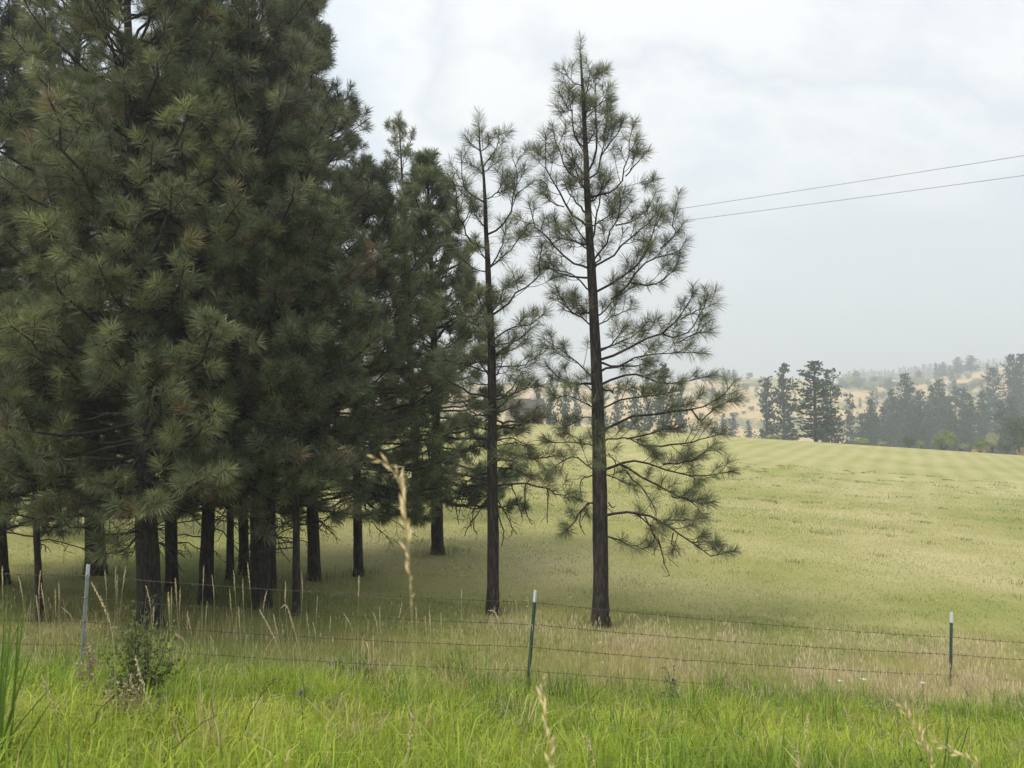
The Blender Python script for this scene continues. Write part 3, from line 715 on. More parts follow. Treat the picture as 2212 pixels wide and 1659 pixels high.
# ------------------------------------------------------------------ buildings, hay bales
M_wall = simple_mat("siding", (0.50, 0.40, 0.36), 0.8, 0, 0.12, 4.0, 0.1, None, (1, 1, 8))
M_roof = simple_mat("shingles", (0.10, 0.075, 0.055), 0.9, 0, 0.3, 6.0, 0.2)
M_pale = simple_mat("pale_metal", (0.75, 0.76, 0.78), 0.5, 0, 0.08, 3.0)
M_glass = simple_mat("dark_glass", (0.05, 0.06, 0.07), 0.1, 0, 0.1, 3.0)
M_white = simple_mat("white_trim", (0.72, 0.70, 0.66), 0.6, 0, 0.1, 8.0)
def house(label, vx, Y, w, d, h, rh, wallm, roofm, nwin, name, rot=0.0):
    x = (vx - 1106) / 1661 * Y; g = zground(x, Y) - 0.4
    root = thing(name, label, "house" if name == "house" else "building", (x, Y, g)); root.rotation_euler = (0, 0, rot)
    m = MB(); box(m, -w / 2, w / 2, -d / 2, d / 2, 0, h)
    m.add([(-w / 2, -d / 2, h), (-w / 2, d / 2, h), (-w / 2, 0, h + rh - 0.1), (w / 2, -d / 2, h), (w / 2, d / 2, h), (w / 2, 0, h + rh - 0.1)], t=[(0, 2, 1), (3, 4, 5)])
    obj("wall", m.mesh("wall", wallm, False, False), root)
    m = MB(); e = 0.5; th = 0.18
    for s in (-1, 1):
        y0 = s * (d / 2 + e); z0 = h - rh * e / (d / 2)
        a = [(-w / 2 - e, y0, z0 + 0.02), (w / 2 + e, y0, z0 + 0.02), (w / 2 + e, 0, h + rh + 0.02), (-w / 2 - e, 0, h + rh + 0.02)]
        b = [(x_, y_, z_ + th) for x_, y_, z_ in a]
        m.add(a + b, q=[(0, 1, 2, 3), (7, 6, 5, 4), (0, 4, 5, 1), (1, 5, 6, 2), (2, 6, 7, 3), (3, 7, 4, 0)])
    rf = obj("roof", m.mesh("roof", roofm, False, False), root)
    if name == "house":
        m = MB(); box(m, w * 0.2, w * 0.2 + 0.8, -0.3, 0.5, h + rh * 0.5, h + rh + 0.9); obj("chimney", m.mesh("chimney", wallm, False, False), rf)
    for i in range(nwin):
        cx = -w / 2 + (i + 0.75) * w / (nwin + 0.6)
        m = MB(); box(m, cx - 0.55, cx + 0.55, -d / 2 - 0.06, -d / 2 - 0.003, 1.0, 2.3); wi = obj("window", m.mesh("window", M_white, False, False), root)
        m = MB(); box(m, cx - 0.45, cx + 0.45, -d / 2 - 0.08, -d / 2 - 0.063, 1.1, 2.2); obj("pane", m.mesh("pane", M_glass, False, False), wi)
    m = MB(); box(m, w / 2 - 1.6, w / 2 - 0.6, -d / 2 - 0.07, -d / 2 - 0.003, 0.05, 2.1); obj("door", m.mesh("door", M_roof, False, False), root)
    return root
house("pinkish house with a dark brown roof glimpsed between the two open pines", 1132, 116, 5.0, 5.0, 2.7, 1.3, M_wall, M_roof, 3, "house", R(8))
house("long low farm building with a pale metal roof on the hazy hilltop", 1933, 492, 9.0, 6, 2.6, 1.0, simple_mat("barn_wall", (0.3, 0.3, 0.3), 0.8, 0, 0.2, 2), M_pale, 2, "farm_building", R(4))
M_hay = simple_mat("hay", (0.50, 0.36, 0.19), 0.95, 0, 0.45, 18.0, 0.8, None, (1, 5, 1))
def bale(label, vx, Y, rot, dz):
    x = (vx - 1106) / 1661 * Y; r = np.random.default_rng(int(vx)); n, s = 9, 28
    root = thing("hay_bale", label, "hay bale", (x, Y, zground(x, Y) + dz), "round hay bales on the far field edge"); root.rotation_euler = (0, 0, rot)
    m = MB(); L = np.linspace(-0.72, 0.72, n); pr = np.array((0.3, 0.66, 0.76, 0.78, 0.78, 0.78, 0.76, 0.66, 0.3))
    L[0] = L[1] = -0.70; L[-1] = L[-2] = 0.70; L[1] -= 0.01; L[-2] += 0.01; L[2] = -0.62; L[-3] = 0.62
    a = np.arange(s) * 6.2832 / s
    rr = pr[:, None] * (1 + 0.03 * r.standard_normal((n, s)))
    V = np.stack([np.broadcast_to(L[:, None], (n, s)), rr * np.cos(a), rr * np.sin(a) + 0.74], -1)
    i = np.arange(n - 1)[:, None] * s; j = np.arange(s)[None]; j2 = (j + 1) % s
    m.add(V.reshape(-1, 3), q=np.stack([i + j, i + j2, i + s + j2, i + s + j], -1).reshape(-1, 4))
    m.add([(-0.68, 0, 0.74), *V[0]], t=[(0, k + 1, (k + 1) % s + 1) for k in range(s)]); m.add([(0.68, 0, 0.74), *V[-1]], t=[(0, (k + 1) % s + 1, k + 1) for k in range(s)])
    obj("straw_roll", m.mesh("straw_roll", M_hay, True, False), root)
    for k in (-0.3, 0.0, 0.3):
        t = MB(); an = np.linspace(0, 6.2832, 29); tubes(t, np.stack([np.full(29, k), 0.795 * np.cos(an), 0.795 * np.sin(an) + 0.74], -1), np.full(29, 0.012), 4); obj("twine", t.mesh("twine", M_white, True, False), root)
bale("round hay bale half sunk behind the field crest", 2111, 114, R(10), -0.75)
bale("round hay bale at the right picture border in front of the big dark leafy tree", 2208, 112, R(15), -0.3)

# ------------------------------------------------------------------ power lines
M_wire = simple_mat("cable", (0.36, 0.36, 0.37), 0.5, 0.3, 0.2, 4)
for pts, lab in (([(2700, 250), (2212, 336), (1475, 450), (1000, 521), (860, 541), (480, 588)], "upper power line crossing the sky to the right of the tallest open pine"),
                 ([(2700, 310), (2212, 379), (1475, 477), (1000, 534), (860, 550), (480, 592)], "lower power line crossing the sky to the right of the tallest open pine")):
    Ys = (9.6, 11.1, 14.6, 16.3, 17.1, 19.4); m = MB()
    tubes(m, smooth_line([P(x, y, Y) for (x, y), Y in zip(pts, Ys)], 60), np.full(60, 0.0055), 5)
    tag(obj("power_line", m.mesh("power_line", M_wire, True, False)), lab, "power line", "power lines over the field")

# ------------------------------------------------------------------ barbed wire fence
M_post = simple_mat("green_paint", (0.055, 0.11, 0.085), 0.5, 0.1, 0.45, 30, 0.1, (0.03, 0.06, 0.05))
M_galv = simple_mat("weathered_steel", (0.40, 0.44, 0.46), 0.45, 0.3, 0.3, 30)
M_tip = simple_mat("pale_paint", (0.62, 0.68, 0.70), 0.5, 0, 0.2, 40)
M_barb = simple_mat("rusty_wire", (0.13, 0.105, 0.085), 0.7, 0.5, 0.4, 20)
def tpost(label, top, bot, Y, bodym, tip):
    a = P(bot[0], bot[1], Y); b = P(top[0], top[1], Y); a = a + (a - b) * 0.3
    ax = unit(b - a); L = np.linalg.norm(b - a); sx = unit(np.cross(ax, (0, 1.0, 0))); sy = np.cross(sx, ax)
    root = thing("fence_post", label, "fence post", tuple(a), "steel posts of the barbed wire fence")
    prof = np.array([(-0.019, -0.004), (0.019, -0.004), (0.019, 0.003), (0.0035, 0.003), (0.0035, 0.032), (-0.0035, 0.032), (-0.0035, 0.003), (-0.019, 0.003)]) * 1.1
    def seg(name, l0, l1, mat, par, gr=1.0, studs=False):
        m = MB(); V = np.array([ax * l + sx * u * gr + sy * -v * gr for l in (l0, l1) for u, v in prof]); n = len(prof)
        m.add(V, q=[(k, (k + 1) % n, n + (k + 1) % n, n + k) for k in range(n)])
        m.add(V[[8, 9, 10, 15]], q=[(0, 1, 2, 3)]); m.add(V[[14, 11, 12, 13]], q=[(0, 1, 2, 3)])
        if studs:
            for l in np.arange(0.1, l1 - 0.05, 0.055):
                c = ax * l - sy * 0.0; w_ = [c + sx * u + sy * s_ + ax * t for t in (-0.012, 0.012) for u, s_ in ((-0.005, 0.0035), (0.005, 0.0035), (0.004, 0.013), (-0.004, 0.013))]
                m.add(w_, q=[(0, 1, 5, 4), (1, 2, 6, 5), (2, 3, 7, 6), (3, 0, 4, 7), (4, 5, 6, 7), (3, 2, 1, 0)])
        return obj(name, m.mesh(name, mat, False, False), par)
    tl = 0.15 if tip else 0.0
    seg("post_body", 0, L - tl, bodym, root, 1.0, True)
    if tip: seg("painted_tip", L - tl + 0.001, L, M_tip, root, 1.03)
    return root, a, ax, L
posts = [tpost("silvery steel post leaning in front of the dark grove", (191, 1219), (178, 1412), 9.3, M_galv, True),
         tpost("green steel post with a pale tip leaning beside the slimmer open pine", (1157, 1275), (1139, 1492), 9.5, M_post, True),
         tpost("dark green upright steel post standing in the open field side", (2055, 1322), (2052, 1528), 11.3, M_post, True)]
WV = [[(-160, 1231), (188, 1244), (1153, 1301), (2055, 1376.5), (2260, 1390)], [(-160, 1279), (186, 1292), (1149, 1349), (2054, 1413.5), (2260, 1427)],
      [(-160, 1330), (183, 1343), (1146, 1397.6), (2053.5, 1458.5), (2260, 1473)], [(-160, 1381), (180, 1394), (1142, 1448.5), (2053, 1503), (2260, 1522)], [(-160, 1420), (178, 1430), (1139, 1490), (2052, 1545), (2260, 1562)]]
WN = ["topmost barbed wire strand running past all three posts", "second barbed wire strand from the top of the fence", "middle barbed wire strand of the five-strand fence",
      "second lowest barbed wire strand above the tall grass", "lowest barbed wire strand half lost in the tall grass"]
for wv, lab in zip(WV, WN):
    Ys = (9.23, 9.26, 9.46, 11.26, 11.8); pts = [P(x, y, Y) for (x, y), Y in zip(wv, Ys)]; m = MB(); full = []
    for a, b in zip(pts[:-1], pts[1:]):
        n = max(4, int(np.linalg.norm(b - a) / 0.12)); t = np.linspace(0, 1, n)[:, None]; s = a * (1 - t) + b * t
        s[:, 2] -= (0.035 * 4 * t * (1 - t))[:, 0] * min(1, np.linalg.norm(b - a) / 6); s[1:-1] += rng.standard_normal((n - 2, 3)) * 0.0025
        full.append(s[:-1])
    full = np.concatenate(full + [pts[-1][None]]); tubes(m, full, np.full(len(full), 0.0032), 5)
    for p in full[1::1]:
        for k in range(2):
            d = unit(np.cross((1, 0.1, 0), rng.standard_normal(3))) * 0.024; tubes(m, np.array([p - d, p, p + d]), np.array((0.0014, 0.0045, 0.0014)), 3)
    tag(obj("barbed_wire", m.mesh("barbed_wire", M_barb, True, False)), lab, "barbed wire", "strands of the barbed wire fence")
for (root, a, ax, L), pi, Yw in zip(posts, (1, 2, 3), (9.26, 9.46, 11.26)):
    for wv in WV[:4]:
        p = P(wv[pi][0], wv[pi][1], Yw) - a; l = float(p @ ax)
        an = np.linspace(0, 6.2832, 13); sx = unit(np.cross(ax, (0, 1.0, 0))); sy = np.cross(sx, ax)
        m = MB(); tubes(m, np.array([ax * (l + 0.006 * math.sin(t * 2)) + sx * 0.027 * math.cos(t) + sy * (0.03 * math.sin(t) - 0.008) for t in an]), np.full(13, 0.0022), 4); obj("wire_clip", m.mesh("wire_clip", M_galv, True, False), root)

# ------------------------------------------------------------------ grasses
def vnoise(x, y, seed=0):
    """smooth value noise 0..1"""
    r = np.random.default_rng(seed); g = r.random((64, 64)); xi = np.floor(x).astype(int); yi = np.floor(y).astype(int); fx = x - xi; fy = y - yi
    fx = fx * fx * (3 - 2 * fx); fy = fy * fy * (3 - 2 * fy); G = lambda a, b: g[a % 64, b % 64]
    return (G(xi, yi) * (1 - fx) + G(xi + 1, yi) * fx) * (1 - fy) + (G(xi, yi + 1) * (1 - fx) + G(xi + 1, yi + 1) * fx) * fy
def fbm(x, y, seed=0): return 0.55 * vnoise(x, y, seed) + 0.3 * vnoise(x * 2.1, y * 2.1, seed + 1) + 0.15 * vnoise(x * 4.3, y * 4.3, seed + 2)
def scatter(n, y0, y1, r, marg=1.0, k=0.72):
    u = r.random(n); y = np.sqrt(y0 ** 2 + u * (y1 ** 2 - y0 ** 2)); x = r.uniform(-1, 1, n) * (k * y + marg); return x, y
def blades(name, x, y, h, w, col, bend, r, mat, tipcol=1.25, lean=None):
    n = len(x); z = ground(x, y) - 0.01; b = np.stack([x, y, z], -1); az = r.random(n) * 6.2832
    d = np.stack([np.cos(az), np.sin(az), np.zeros(n)], -1)
    if lean is not None: d = unit(d + lean)
    side = np.stack([-d[:, 1], d[:, 0], np.zeros(n)], -1); tw = r.normal(0, 0.6, n)[:, None]; side = unit(side * np.cos(tw) + d * np.sin(tw))
    hh = h[:, None]; bb = bend[:, None]; ww = w[:, None] * 0.5
    m1 = b + Z3 * hh * 0.45 + d * bb * hh * 0.16; m2 = b + Z3 * hh * (0.82 - 0.12 * bb) + d * bb * hh * 0.5; tp = b + Z3 * hh * (1.0 - 0.42 * bb) + d * bb * hh * 0.98
    V = np.stack([b - side * ww * 0.7, b + side * ww * 0.7, m1 - side * ww, m1 + side * ww, m2 - side * ww * 0.7, m2 + side * ww * 0.7, tp], 1).reshape(-1, 3)
    k = np.arange(n)[:, None] * 7; q = np.concatenate([k + np.array([[0, 1, 3, 2]]), k + np.array([[2, 3, 5, 4]])]); t = k + np.array([[4, 5, 6]])
    C = np.repeat(col, 7, axis=0).reshape(n, 7, 3).copy(); C[:, 6] *= tipcol; C[:, 4:6] *= 0.5 + tipcol * 0.5
    return obj(name, nmesh(name, V, tris=t, quads=q, mat=mat, col=C.reshape(-1, 3)))
r = np.random.default_rng(31)
# lush roadside grass between the camera and the fence
x, y = scatter(190000, 2.6, 9.6, r, 0.8)
edge = 8.9 + 1.5 * (fbm(x * 0.9 + 9, y * 0.3, 4) - 0.5) * 2 + np.where(x > 2, 0.22 * (x - 2), 0) - np.where(x < -2, 0.0, 0)
keep = y < edge + r.normal(0, 0.30, len(x)); x, y = x[keep], y[keep]; n = len(x)
cl = fbm(x * 1.6, y * 1.6, 3); cl2 = fbm(x * 0.55 + 20, y * 0.55, 8)
h = (0.20 + 0.30 * cl + 0.14 * r.random(n)) * r.uniform(0.6, 1.2, n) * np.clip(1.3 - 0.05 * y, 0.8, 1.15) * (1 + 0.35 * np.clip((-x - 1.5) / 2, 0, 1))
a = np.array((0.135, 0.235, 0.026)); b_ = np.array((0.400, 0.475, 0.050)); c_ = np.array((0.52, 0.45, 0.20))
mixv = np.clip(0.5 + (cl2 - 0.5) * 1.9 + r.normal(0, 0.22, n), 0, 1)[:, None]; colr = a + (b_ - a) * mixv
dry = (r.random(n) < 0.05 + 0.16 * (cl2 > 0.62))[:, None]; colr = np.where(dry, c_ * r.uniform(0.7, 1.1, (n, 1)), colr) * r.uniform(0.55, 1.4, (n, 1))
kind(blades("roadside_grass", x, y, h, r.uniform(0.004, 0.010, n), colr, np.clip(r.gamma(2.0, 0.28, n), 0.05, 1.25), r, M_grass), "stuff")
# unmown strip along the fence and shade grass under the grove
x, y = scatter(120000, 8.6, 15.0, r, 1.0)
f1 = fbm(x * 0.45 + 3, y * 0.9, 11); pk = fbm(x * 0.9 + 31, y * 1.3 + 7, 15); n = len(x)
strip = np.exp(-((y - 10.4 - 0.12 * np.maximum(x, 0)) / 1.5) ** 2)
h = (0.05 + 0.24 * strip * r.random(n) ** 2 * (0.4 + 1.2 * fbm(x * 2.2, y * 2.2, 41)) + 0.05 * r.random(n)) * r.uniform(0.7, 1.2, n)
g1 = np.array((0.190, 0.255, 0.062)); g2 = np.array((0.49, 0.43, 0.19)); g3 = np.array((0.70, 0.60, 0.37))
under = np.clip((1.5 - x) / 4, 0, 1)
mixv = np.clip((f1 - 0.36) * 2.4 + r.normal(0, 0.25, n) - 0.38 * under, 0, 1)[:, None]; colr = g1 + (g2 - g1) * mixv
pm = (r.random(n) < np.clip((pk - 0.42) * 3.4, 0, 0.85) * np.clip(strip * 1.3, 0, 1) * np.clip(0.45 + 0.25 * x, 0.15, 1))[:, None]; colr = np.where(pm, g3 * r.uniform(0.75, 1.15, (n, 1)), colr) * r.uniform(0.8, 1.2, (n, 1))
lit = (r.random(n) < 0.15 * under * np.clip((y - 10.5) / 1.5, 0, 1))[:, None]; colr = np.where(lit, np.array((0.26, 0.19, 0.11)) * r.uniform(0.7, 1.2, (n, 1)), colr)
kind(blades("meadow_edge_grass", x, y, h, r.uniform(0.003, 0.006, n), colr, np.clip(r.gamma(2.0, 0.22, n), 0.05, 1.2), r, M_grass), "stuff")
sk = [(o.location.x, o.location.y) for o in bpy.data.objects if o.get("category") == "tree" and o.name.startswith("pine_tree")]
x = np.concatenate([a_ + r.normal(0, 0.34, 170) for a_, b2 in sk]); y = np.concatenate([b2 + r.normal(-0.05, 0.34, 170) for a_, b2 in sk]); n = len(x)
colr = np.where(r.random((n, 1)) < 0.2, np.array((0.36, 0.30, 0.15)), np.array((0.12, 0.175, 0.045))) * r.uniform(0.6, 1.3, (n, 1))
kind(blades("trunk_foot_grass", x, y, r.uniform(0.08, 0.30, n), r.uniform(0.005, 0.009, n), colr, np.clip(r.gamma(2.0, 0.25, n), 0.05, 1.2), r, M_grass), "stuff")
cx, cy = scatter(760, 2.8, 10.1, r, 0.6); k = r.random(760) < np.clip(0.35 + 0.12 * (cy - 5), 0.3, 1); cx, cy = cx[k], cy[k]
x = np.repeat(cx, 34) + r.normal(0, 0.07, len(cx) * 34); y = np.repeat(cy, 34) + r.normal(0, 0.07, len(cx) * 34); n = len(x); hc = np.repeat(r.uniform(0.30, 0.60, len(cx)) * np.where(r.random(len(cx)) < 0.25, 1.45, 1.0), 34) * np.clip(1.5 - 0.075 * y, 0.75, 1)
tc_ = np.repeat(r.random(len(cx)), 34)[:, None]; colr = np.array((0.085, 0.165, 0.035)) * (1 - tc_) + np.array((0.30, 0.40, 0.05)) * tc_
straw = np.repeat(r.random(len(cx)) < 0.16, 34)[:, None]; colr = np.where(straw, np.array((0.50, 0.42, 0.22)), colr) * r.uniform(0.65, 1.3, (n, 1))
kind(blades("verge_tufts_grass", x, y, hc * r.uniform(0.55, 1.1, n), r.uniform(0.006, 0.013, n), colr, np.clip(r.gamma(2.2, 0.3, n), 0.08, 1.3), r, M_grass), "stuff")
# loose dry stems through the verge and between the trunks
x, y = scatter(4200, 3.2, 12.5, r, 0.3); k = r.random(4200) < np.where(y > 7.5, 0.8, 0.25) * np.where(y > 10, np.clip(0.6 - 0.1 * x, 0.2, 1), 1); x, y = x[k], y[k]; n = len(x)
kind(blades("loose_dry_grass", x, y, r.uniform(0.35, 0.75, n) * np.where(y < 7, 0.8, 1.0), r.uniform(0.0022, 0.0045, n), np.array((0.55, 0.46, 0.25)) * r.uniform(0.65, 1.2, (n, 1)), np.clip(r.gamma(1.5, 0.22, n), 0.02, 1.2), r, M_straw), "stuff")
# short mown meadow
x, y = scatter(420000, 13.0, 58.0, r, 2.0); k = r.random(len(x)) < np.clip((56 - y) / 26, 0, 1) * np.clip(60 / (y + 18), 0, 1.6); x, y = x[k], y[k]; n = len(x)
f1 = fbm(x * 0.22 + 3, y * 0.4, 11); h = r.uniform(0.025, 0.075, n); mixv = np.clip((f1 - 0.34) * 2.2 + r.normal(0, 0.25, n) - 0.25 * np.clip((2 - x) / 5, 0, 1) * np.clip((26 - y) / 8, 0, 1), 0, 1)[:, None]
colr = (np.array((0.22, 0.278, 0.075)) * (1 - mixv) + np.array((0.46, 0.41, 0.18)) * mixv) * r.uniform(0.85, 1.15, (n, 1))
kind(blades("meadow_grass", x, y, h, r.uniform(0.006, 0.010, n) * (0.5 + y / 28), colr, np.clip(r.gamma(2.0, 0.25, n), 0.05, 1.2), r, M_grass), "stuff")

cx, cy = scatter(520, 13.0, 62.0, r, 0.5); k = cx > -0.25 * cy; cx, cy = cx[k], cy[k]
x = np.repeat(cx, 40) + r.normal(0, 1, len(cx) * 40) * np.repeat(r.uniform(0.12, 0.75, len(cx)), 40); y = np.repeat(cy, 40) + r.normal(0, 0.16, len(cx) * 40); n = len(x)
tc_ = np.repeat(r.random(len(cx)), 40)[:, None]; colr = (np.array((0.13, 0.20, 0.055)) * (1 - tc_) + np.array((0.30, 0.31, 0.12)) * tc_) * r.uniform(0.7, 1.25, (n, 1))
kind(blades("meadow_tuft_grass", x, y, r.uniform(0.06, 0.17, n), r.uniform(0.006, 0.012, n) * (0.5 + y / 26), colr, np.clip(r.gamma(2.0, 0.25, n), 0.05, 1.2), r, M_grass), "stuff")

# fine pinkish seed grass haze in the unmown strip
x, y = scatter(42000, 9.2, 13.2, r, 0.8); pk = fbm(x * 0.9 + 31, y * 1.3 + 7, 15); k = (r.random(len(x)) < np.clip((pk - 0.43) * 5, 0, 1) * np.clip(0.35 + 0.35 * x, 0.05, 1.0)); x, y = x[k], y[k]; n = len(x)
bz = np.stack([x, y, ground(x, y)], -1); h = (r.uniform(0.12, 0.38, n) * (0.5 + fbm(x * 1.8, y * 1.8, 52)))[:, None]; ln = r.standard_normal((n, 3)) * (0.22, 0.22, 0) * h
top = bz + Z3 * h + ln; s_ = r.uniform(0.004, 0.008, (n, 1)); sd = unit(r.standard_normal((n, 3)) * (1, 1, 0.2)); w1 = sd * 0.0012
V = np.stack([bz - w1, bz + w1, top, top - sd * s_ - Z3 * 0.03, top + sd * s_ - Z3 * 0.03, top + Z3 * 0.02, top - Z3 * 0.07], 1).reshape(-1, 3)
kk = np.arange(n)[:, None] * 7
kind(obj("dry_seed_grass", nmesh("dry_seed_grass", V, tris=np.concatenate([kk + [[0, 1, 2]], kk + [[3, 4, 5]], kk + [[4, 3, 6]]]), mat=M_straw,
     col=np.repeat(np.array((0.68, 0.57, 0.38)) * r.uniform(0.6, 1.2, (n, 1)), 7, axis=0))), "stuff")
# tiny white flowers scattered over the meadow
x, y = scatter(700, 11.0, 45.0, r, 0.0); k = (x > -0.15 * y); x, y = x[k], y[k]; n = len(x); cen = np.stack([x, y, ground(x, y) + r.uniform(0.09, 0.17, n)], -1); s_ = (r.uniform(0.010, 0.022, n) * (0.8 + y / 50))[:, None]
an = np.arange(6) * 6.2832 / 6; V = np.concatenate([cen[:, None] + Z3 * 0.3 * s_[:, None], cen[:, None] + s_[:, None] * np.stack([np.cos(an), np.sin(an), 0.25 * np.sin(2 * an)], -1)[None]], 1)
kk = np.arange(n)[:, None] * 7; T = np.concatenate([kk + [[0, j + 1, (j + 1) % 6 + 1]] for j in range(6)])
kind(obj("wildflowers", nmesh("wildflowers", V.reshape(-1, 3), tris=T, mat=M_leaf, col=np.full((n * 7, 3), 0.72) * (1, 1, 0.92))), "stuff")

# ------------------------------------------------------------------ single grass stalks with seed heads
STRAW = np.array((0.58, 0.49, 0.30))
def stalk(pts, Y, label, head=0.4, thick=1.0, grp="dry seed stalks along the fence", seed=0, tone=1.0, dY=0.0, loose=1.0, spk=1.0):
    r = np.random.default_rng(seed); n = 12
    q = smooth_line([P(a, b, Y + dY * k / max(1, len(pts) - 1)) for k, (a, b) in enumerate(pts)], n)   # tip first
    q = q[::-1]; base = q[0].copy(); gz = float(ground(base[0], base[1])); 
    if base[2] > gz:
        ext = np.array([base + (base - q[1]) * 0.0]); base2 = np.array((base[0] + (base[0] - q[-1][0]) * 0.08, base[1], gz - 0.02)); q = np.concatenate([[base2], q])
    base = q[0].copy(); q = q - base
    root = thing("grass_stalk", label, "grass stalk", tuple(base), grp); c = STRAW * tone
    m = MB(); tubes(m, q, np.linspace(0.0016, 0.0008, len(q)) * thick * (0.4 if Y < 2 else 1), 4, c * (0.8, 0.95, 0.75)); obj("stem", m.mesh("stem", M_straw, True), root)
    seg = np.concatenate([[0], np.cumsum(np.linalg.norm(np.diff(q, axis=0), axis=1))]); L = seg[-1]; hl = head
    m = MB(); k = max(14, int(hl * 190 / loose)); T = unit(np.gradient(q, axis=0)); hs = np.linspace(L - hl, L, 10)
    tubes(m, np.stack([np.interp(hs, seg, q[:, j]) for j in range(3)], -1), np.full(10, 0.0011 * (0.4 if Y < 2 else 1)), 4, c * 0.95)
    for i in range(k):
        f = i / k; a = L - hl * f; p = np.array([np.interp(a, seg, q[:, j]) for j in range(3)]); t = unit(np.array([np.interp(a, seg, T[:, j]) for j in range(3)]))
        o = unit(np.cross(t, r.standard_normal(3))); sl = spk * r.uniform(0.010, 0.017) * thick ** 0.5 * (0.6 + 0.8 * math.sin(math.pi * min(1, f + 0.12))); w = sl * (0.22 if spk == 1.0 else 0.085)
        d = unit(t + o * (r.uniform(0.15, 0.5) if spk == 1.0 else r.uniform(0.1, 0.75))); e1 = unit(np.cross(d, r.standard_normal(3))); e2 = np.cross(d, e1); p0 = p + o * 0.0004
        mid = p0 + d * sl * 0.45
        m.add([p0, mid + e1 * w, mid + e2 * w, mid - e1 * w, mid - e2 * w, p0 + d * sl], t=[(0, 2, 1), (0, 3, 2), (0, 4, 3), (0, 1, 4), (5, 1, 2), (5, 2, 3), (5, 3, 4), (5, 4, 1)], c=c * r.uniform(0.75, 1.25))
    obj("seed_head", m.mesh("seed_head", M_straw, False), root)
    return root
def z4(a): return [(x * .2621, y * .2621 + 1224) for x, y in a]
def z3(a): return [(x * .358, y * .358 + 1080) for x, y in a]
def zz7(a): return [(x * .358 + 720, y * .358 + 1224) for x, y in a]
def zz8(a): return [(x * .3489 + 1440, y * .3489 + 1224) for x, y in a]
ST = [(z4(a), 8.4) for a in ([(20, 0), (25, 300), (30, 640)], [(155, 90), (185, 230), (215, 560)], [(335, 35), (322, 200), (330, 560)], [(340, 140), (370, 350), (410, 640)], [(300, 240), (318, 400), (330, 600)],
    [(455, 185), (458, 380), (450, 640)], [(487, 130), (487, 350), (470, 680)], [(510, 335), (600, 440), (610, 720)], [(865, 25), (880, 250), (890, 620)], [(955, 0), (950, 300), (940, 660)],
    [(968, 70), (965, 300), (965, 650)], [(1037, 5), (1010, 200), (985, 380)], [(1205, 160), (1240, 320), (1260, 560)], [(1270, 330), (1262, 480), (1255, 600)], [(1390, 220), (1400, 420), (1410, 640)],
    [(1415, 170), (1412, 400), (1405, 640)], [(1445, 100), (1460, 350), (1490, 660)], [(1485, 180), (1480, 400), (1475, 640)], [(1548, 370), (1545, 480), (1560, 640)], [(1450, 550), (1520, 620), (1560, 760)])]
ST += [(z3(a), 8.6) for a in ([(1060, 475), (1068, 620), (1075, 800)], [(1015, 560), (1018, 690), (1030, 820)], [(1230, 400), (1222, 620), (1212, 880)], [(1280, 455), (1293, 600), (1290, 800)], [(1410, 430), (1425, 650), (1435, 940)],
    [(1385, 540), (1400, 700), (1420, 880)], [(1465, 480), (1470, 650), (1485, 880)], [(1495, 380), (1515, 600), (1525, 850)], [(1725, 495), (1722, 620), (1740, 860)], [(1820, 440), (1825, 580), (1800, 860)],
    [(1850, 680), (1865, 800), (1875, 960)], [(1890, 740), (1905, 820), (1900, 930)], [(1915, 580), (1910, 720), (1905, 900)], [(2165, 460), (2162, 640), (2158, 860)], [(1440, 650), (1450, 800), (1460, 950)],
    [(1250, 620), (1240, 760), (1232, 920)], [(1270, 820), (1290, 870), (1310, 960)], [(1130, 680), (1160, 830), (1180, 960)], [(1060, 810), (1120, 860), (1170, 980)], [(1650, 690), (1680, 830), (1700, 960)], [(1610, 550), (1590, 650), (1580, 800)],
    [(2080, 690), (2120, 770), (2140, 880)], [(1995, 700), (1990, 800), (1985, 900)], [(1960, 940), (2010, 1000), (2040, 1080)])]
ST += [(zz7(a), 9.2) for a in ([(160, 60), (150, 230), (150, 420)], [(775, 135), (772, 300), (770, 500)], [(1100, 205), (1108, 270), (1115, 380)], [(1165, 175), (1180, 230), (1185, 340)], [(280, 250), (283, 380), (290, 560)],
    [(240, 275), (262, 340), (280, 520)], [(415, 215), (395, 330), (375, 480)], [(500, 240), (500, 340), (500, 460)], [(555, 300), (560, 380), (570, 480)], [(580, 265), (585, 360), (590, 560)], [(650, 285), (650, 350), (655, 460)], [(715, 360), (720, 420), (725, 520)],
    [(1110, 355), (1130, 430), (1140, 540)], [(1815, 285), (1860, 340), (1890, 470)], [(1800, 340), (1812, 400), (1820, 520)], [(1990, 295), (2025, 350), (2050, 450)], [(1960, 290), (1950, 400), (1960, 520)], [(1680, 620), (1700, 740), (1725, 920)],
    [(1430, 515), (1470, 550), (1490, 640)], [(1220, 310), (1228, 360), (1228, 480)], [(370, 420), (380, 520), (390, 640)], [(600, 380), (630, 430), (645, 520)])]
ST += [(zz8(a), 9.6) for a in ([(5, 300), (30, 430), (60, 620)], [(170, 310), (180, 400), (210, 560)], [(460, 350), (490, 440), (520, 600)], [(905, 340), (910, 420), (915, 520)], [(310, 510), (330, 590), (350, 680)], [(550, 580), (570, 640), (600, 740)],
    [(1150, 470), (1160, 560), (1180, 640)], [(1350, 410), (1360, 520), (1370, 640)], [(690, 460), (700, 560), (720, 680)], [(1560, 650), (1620, 740), (1660, 840)], [(1370, 740), (1390, 820), (1420, 930)], [(1200, 760), (1230, 850), (1250, 950)])]
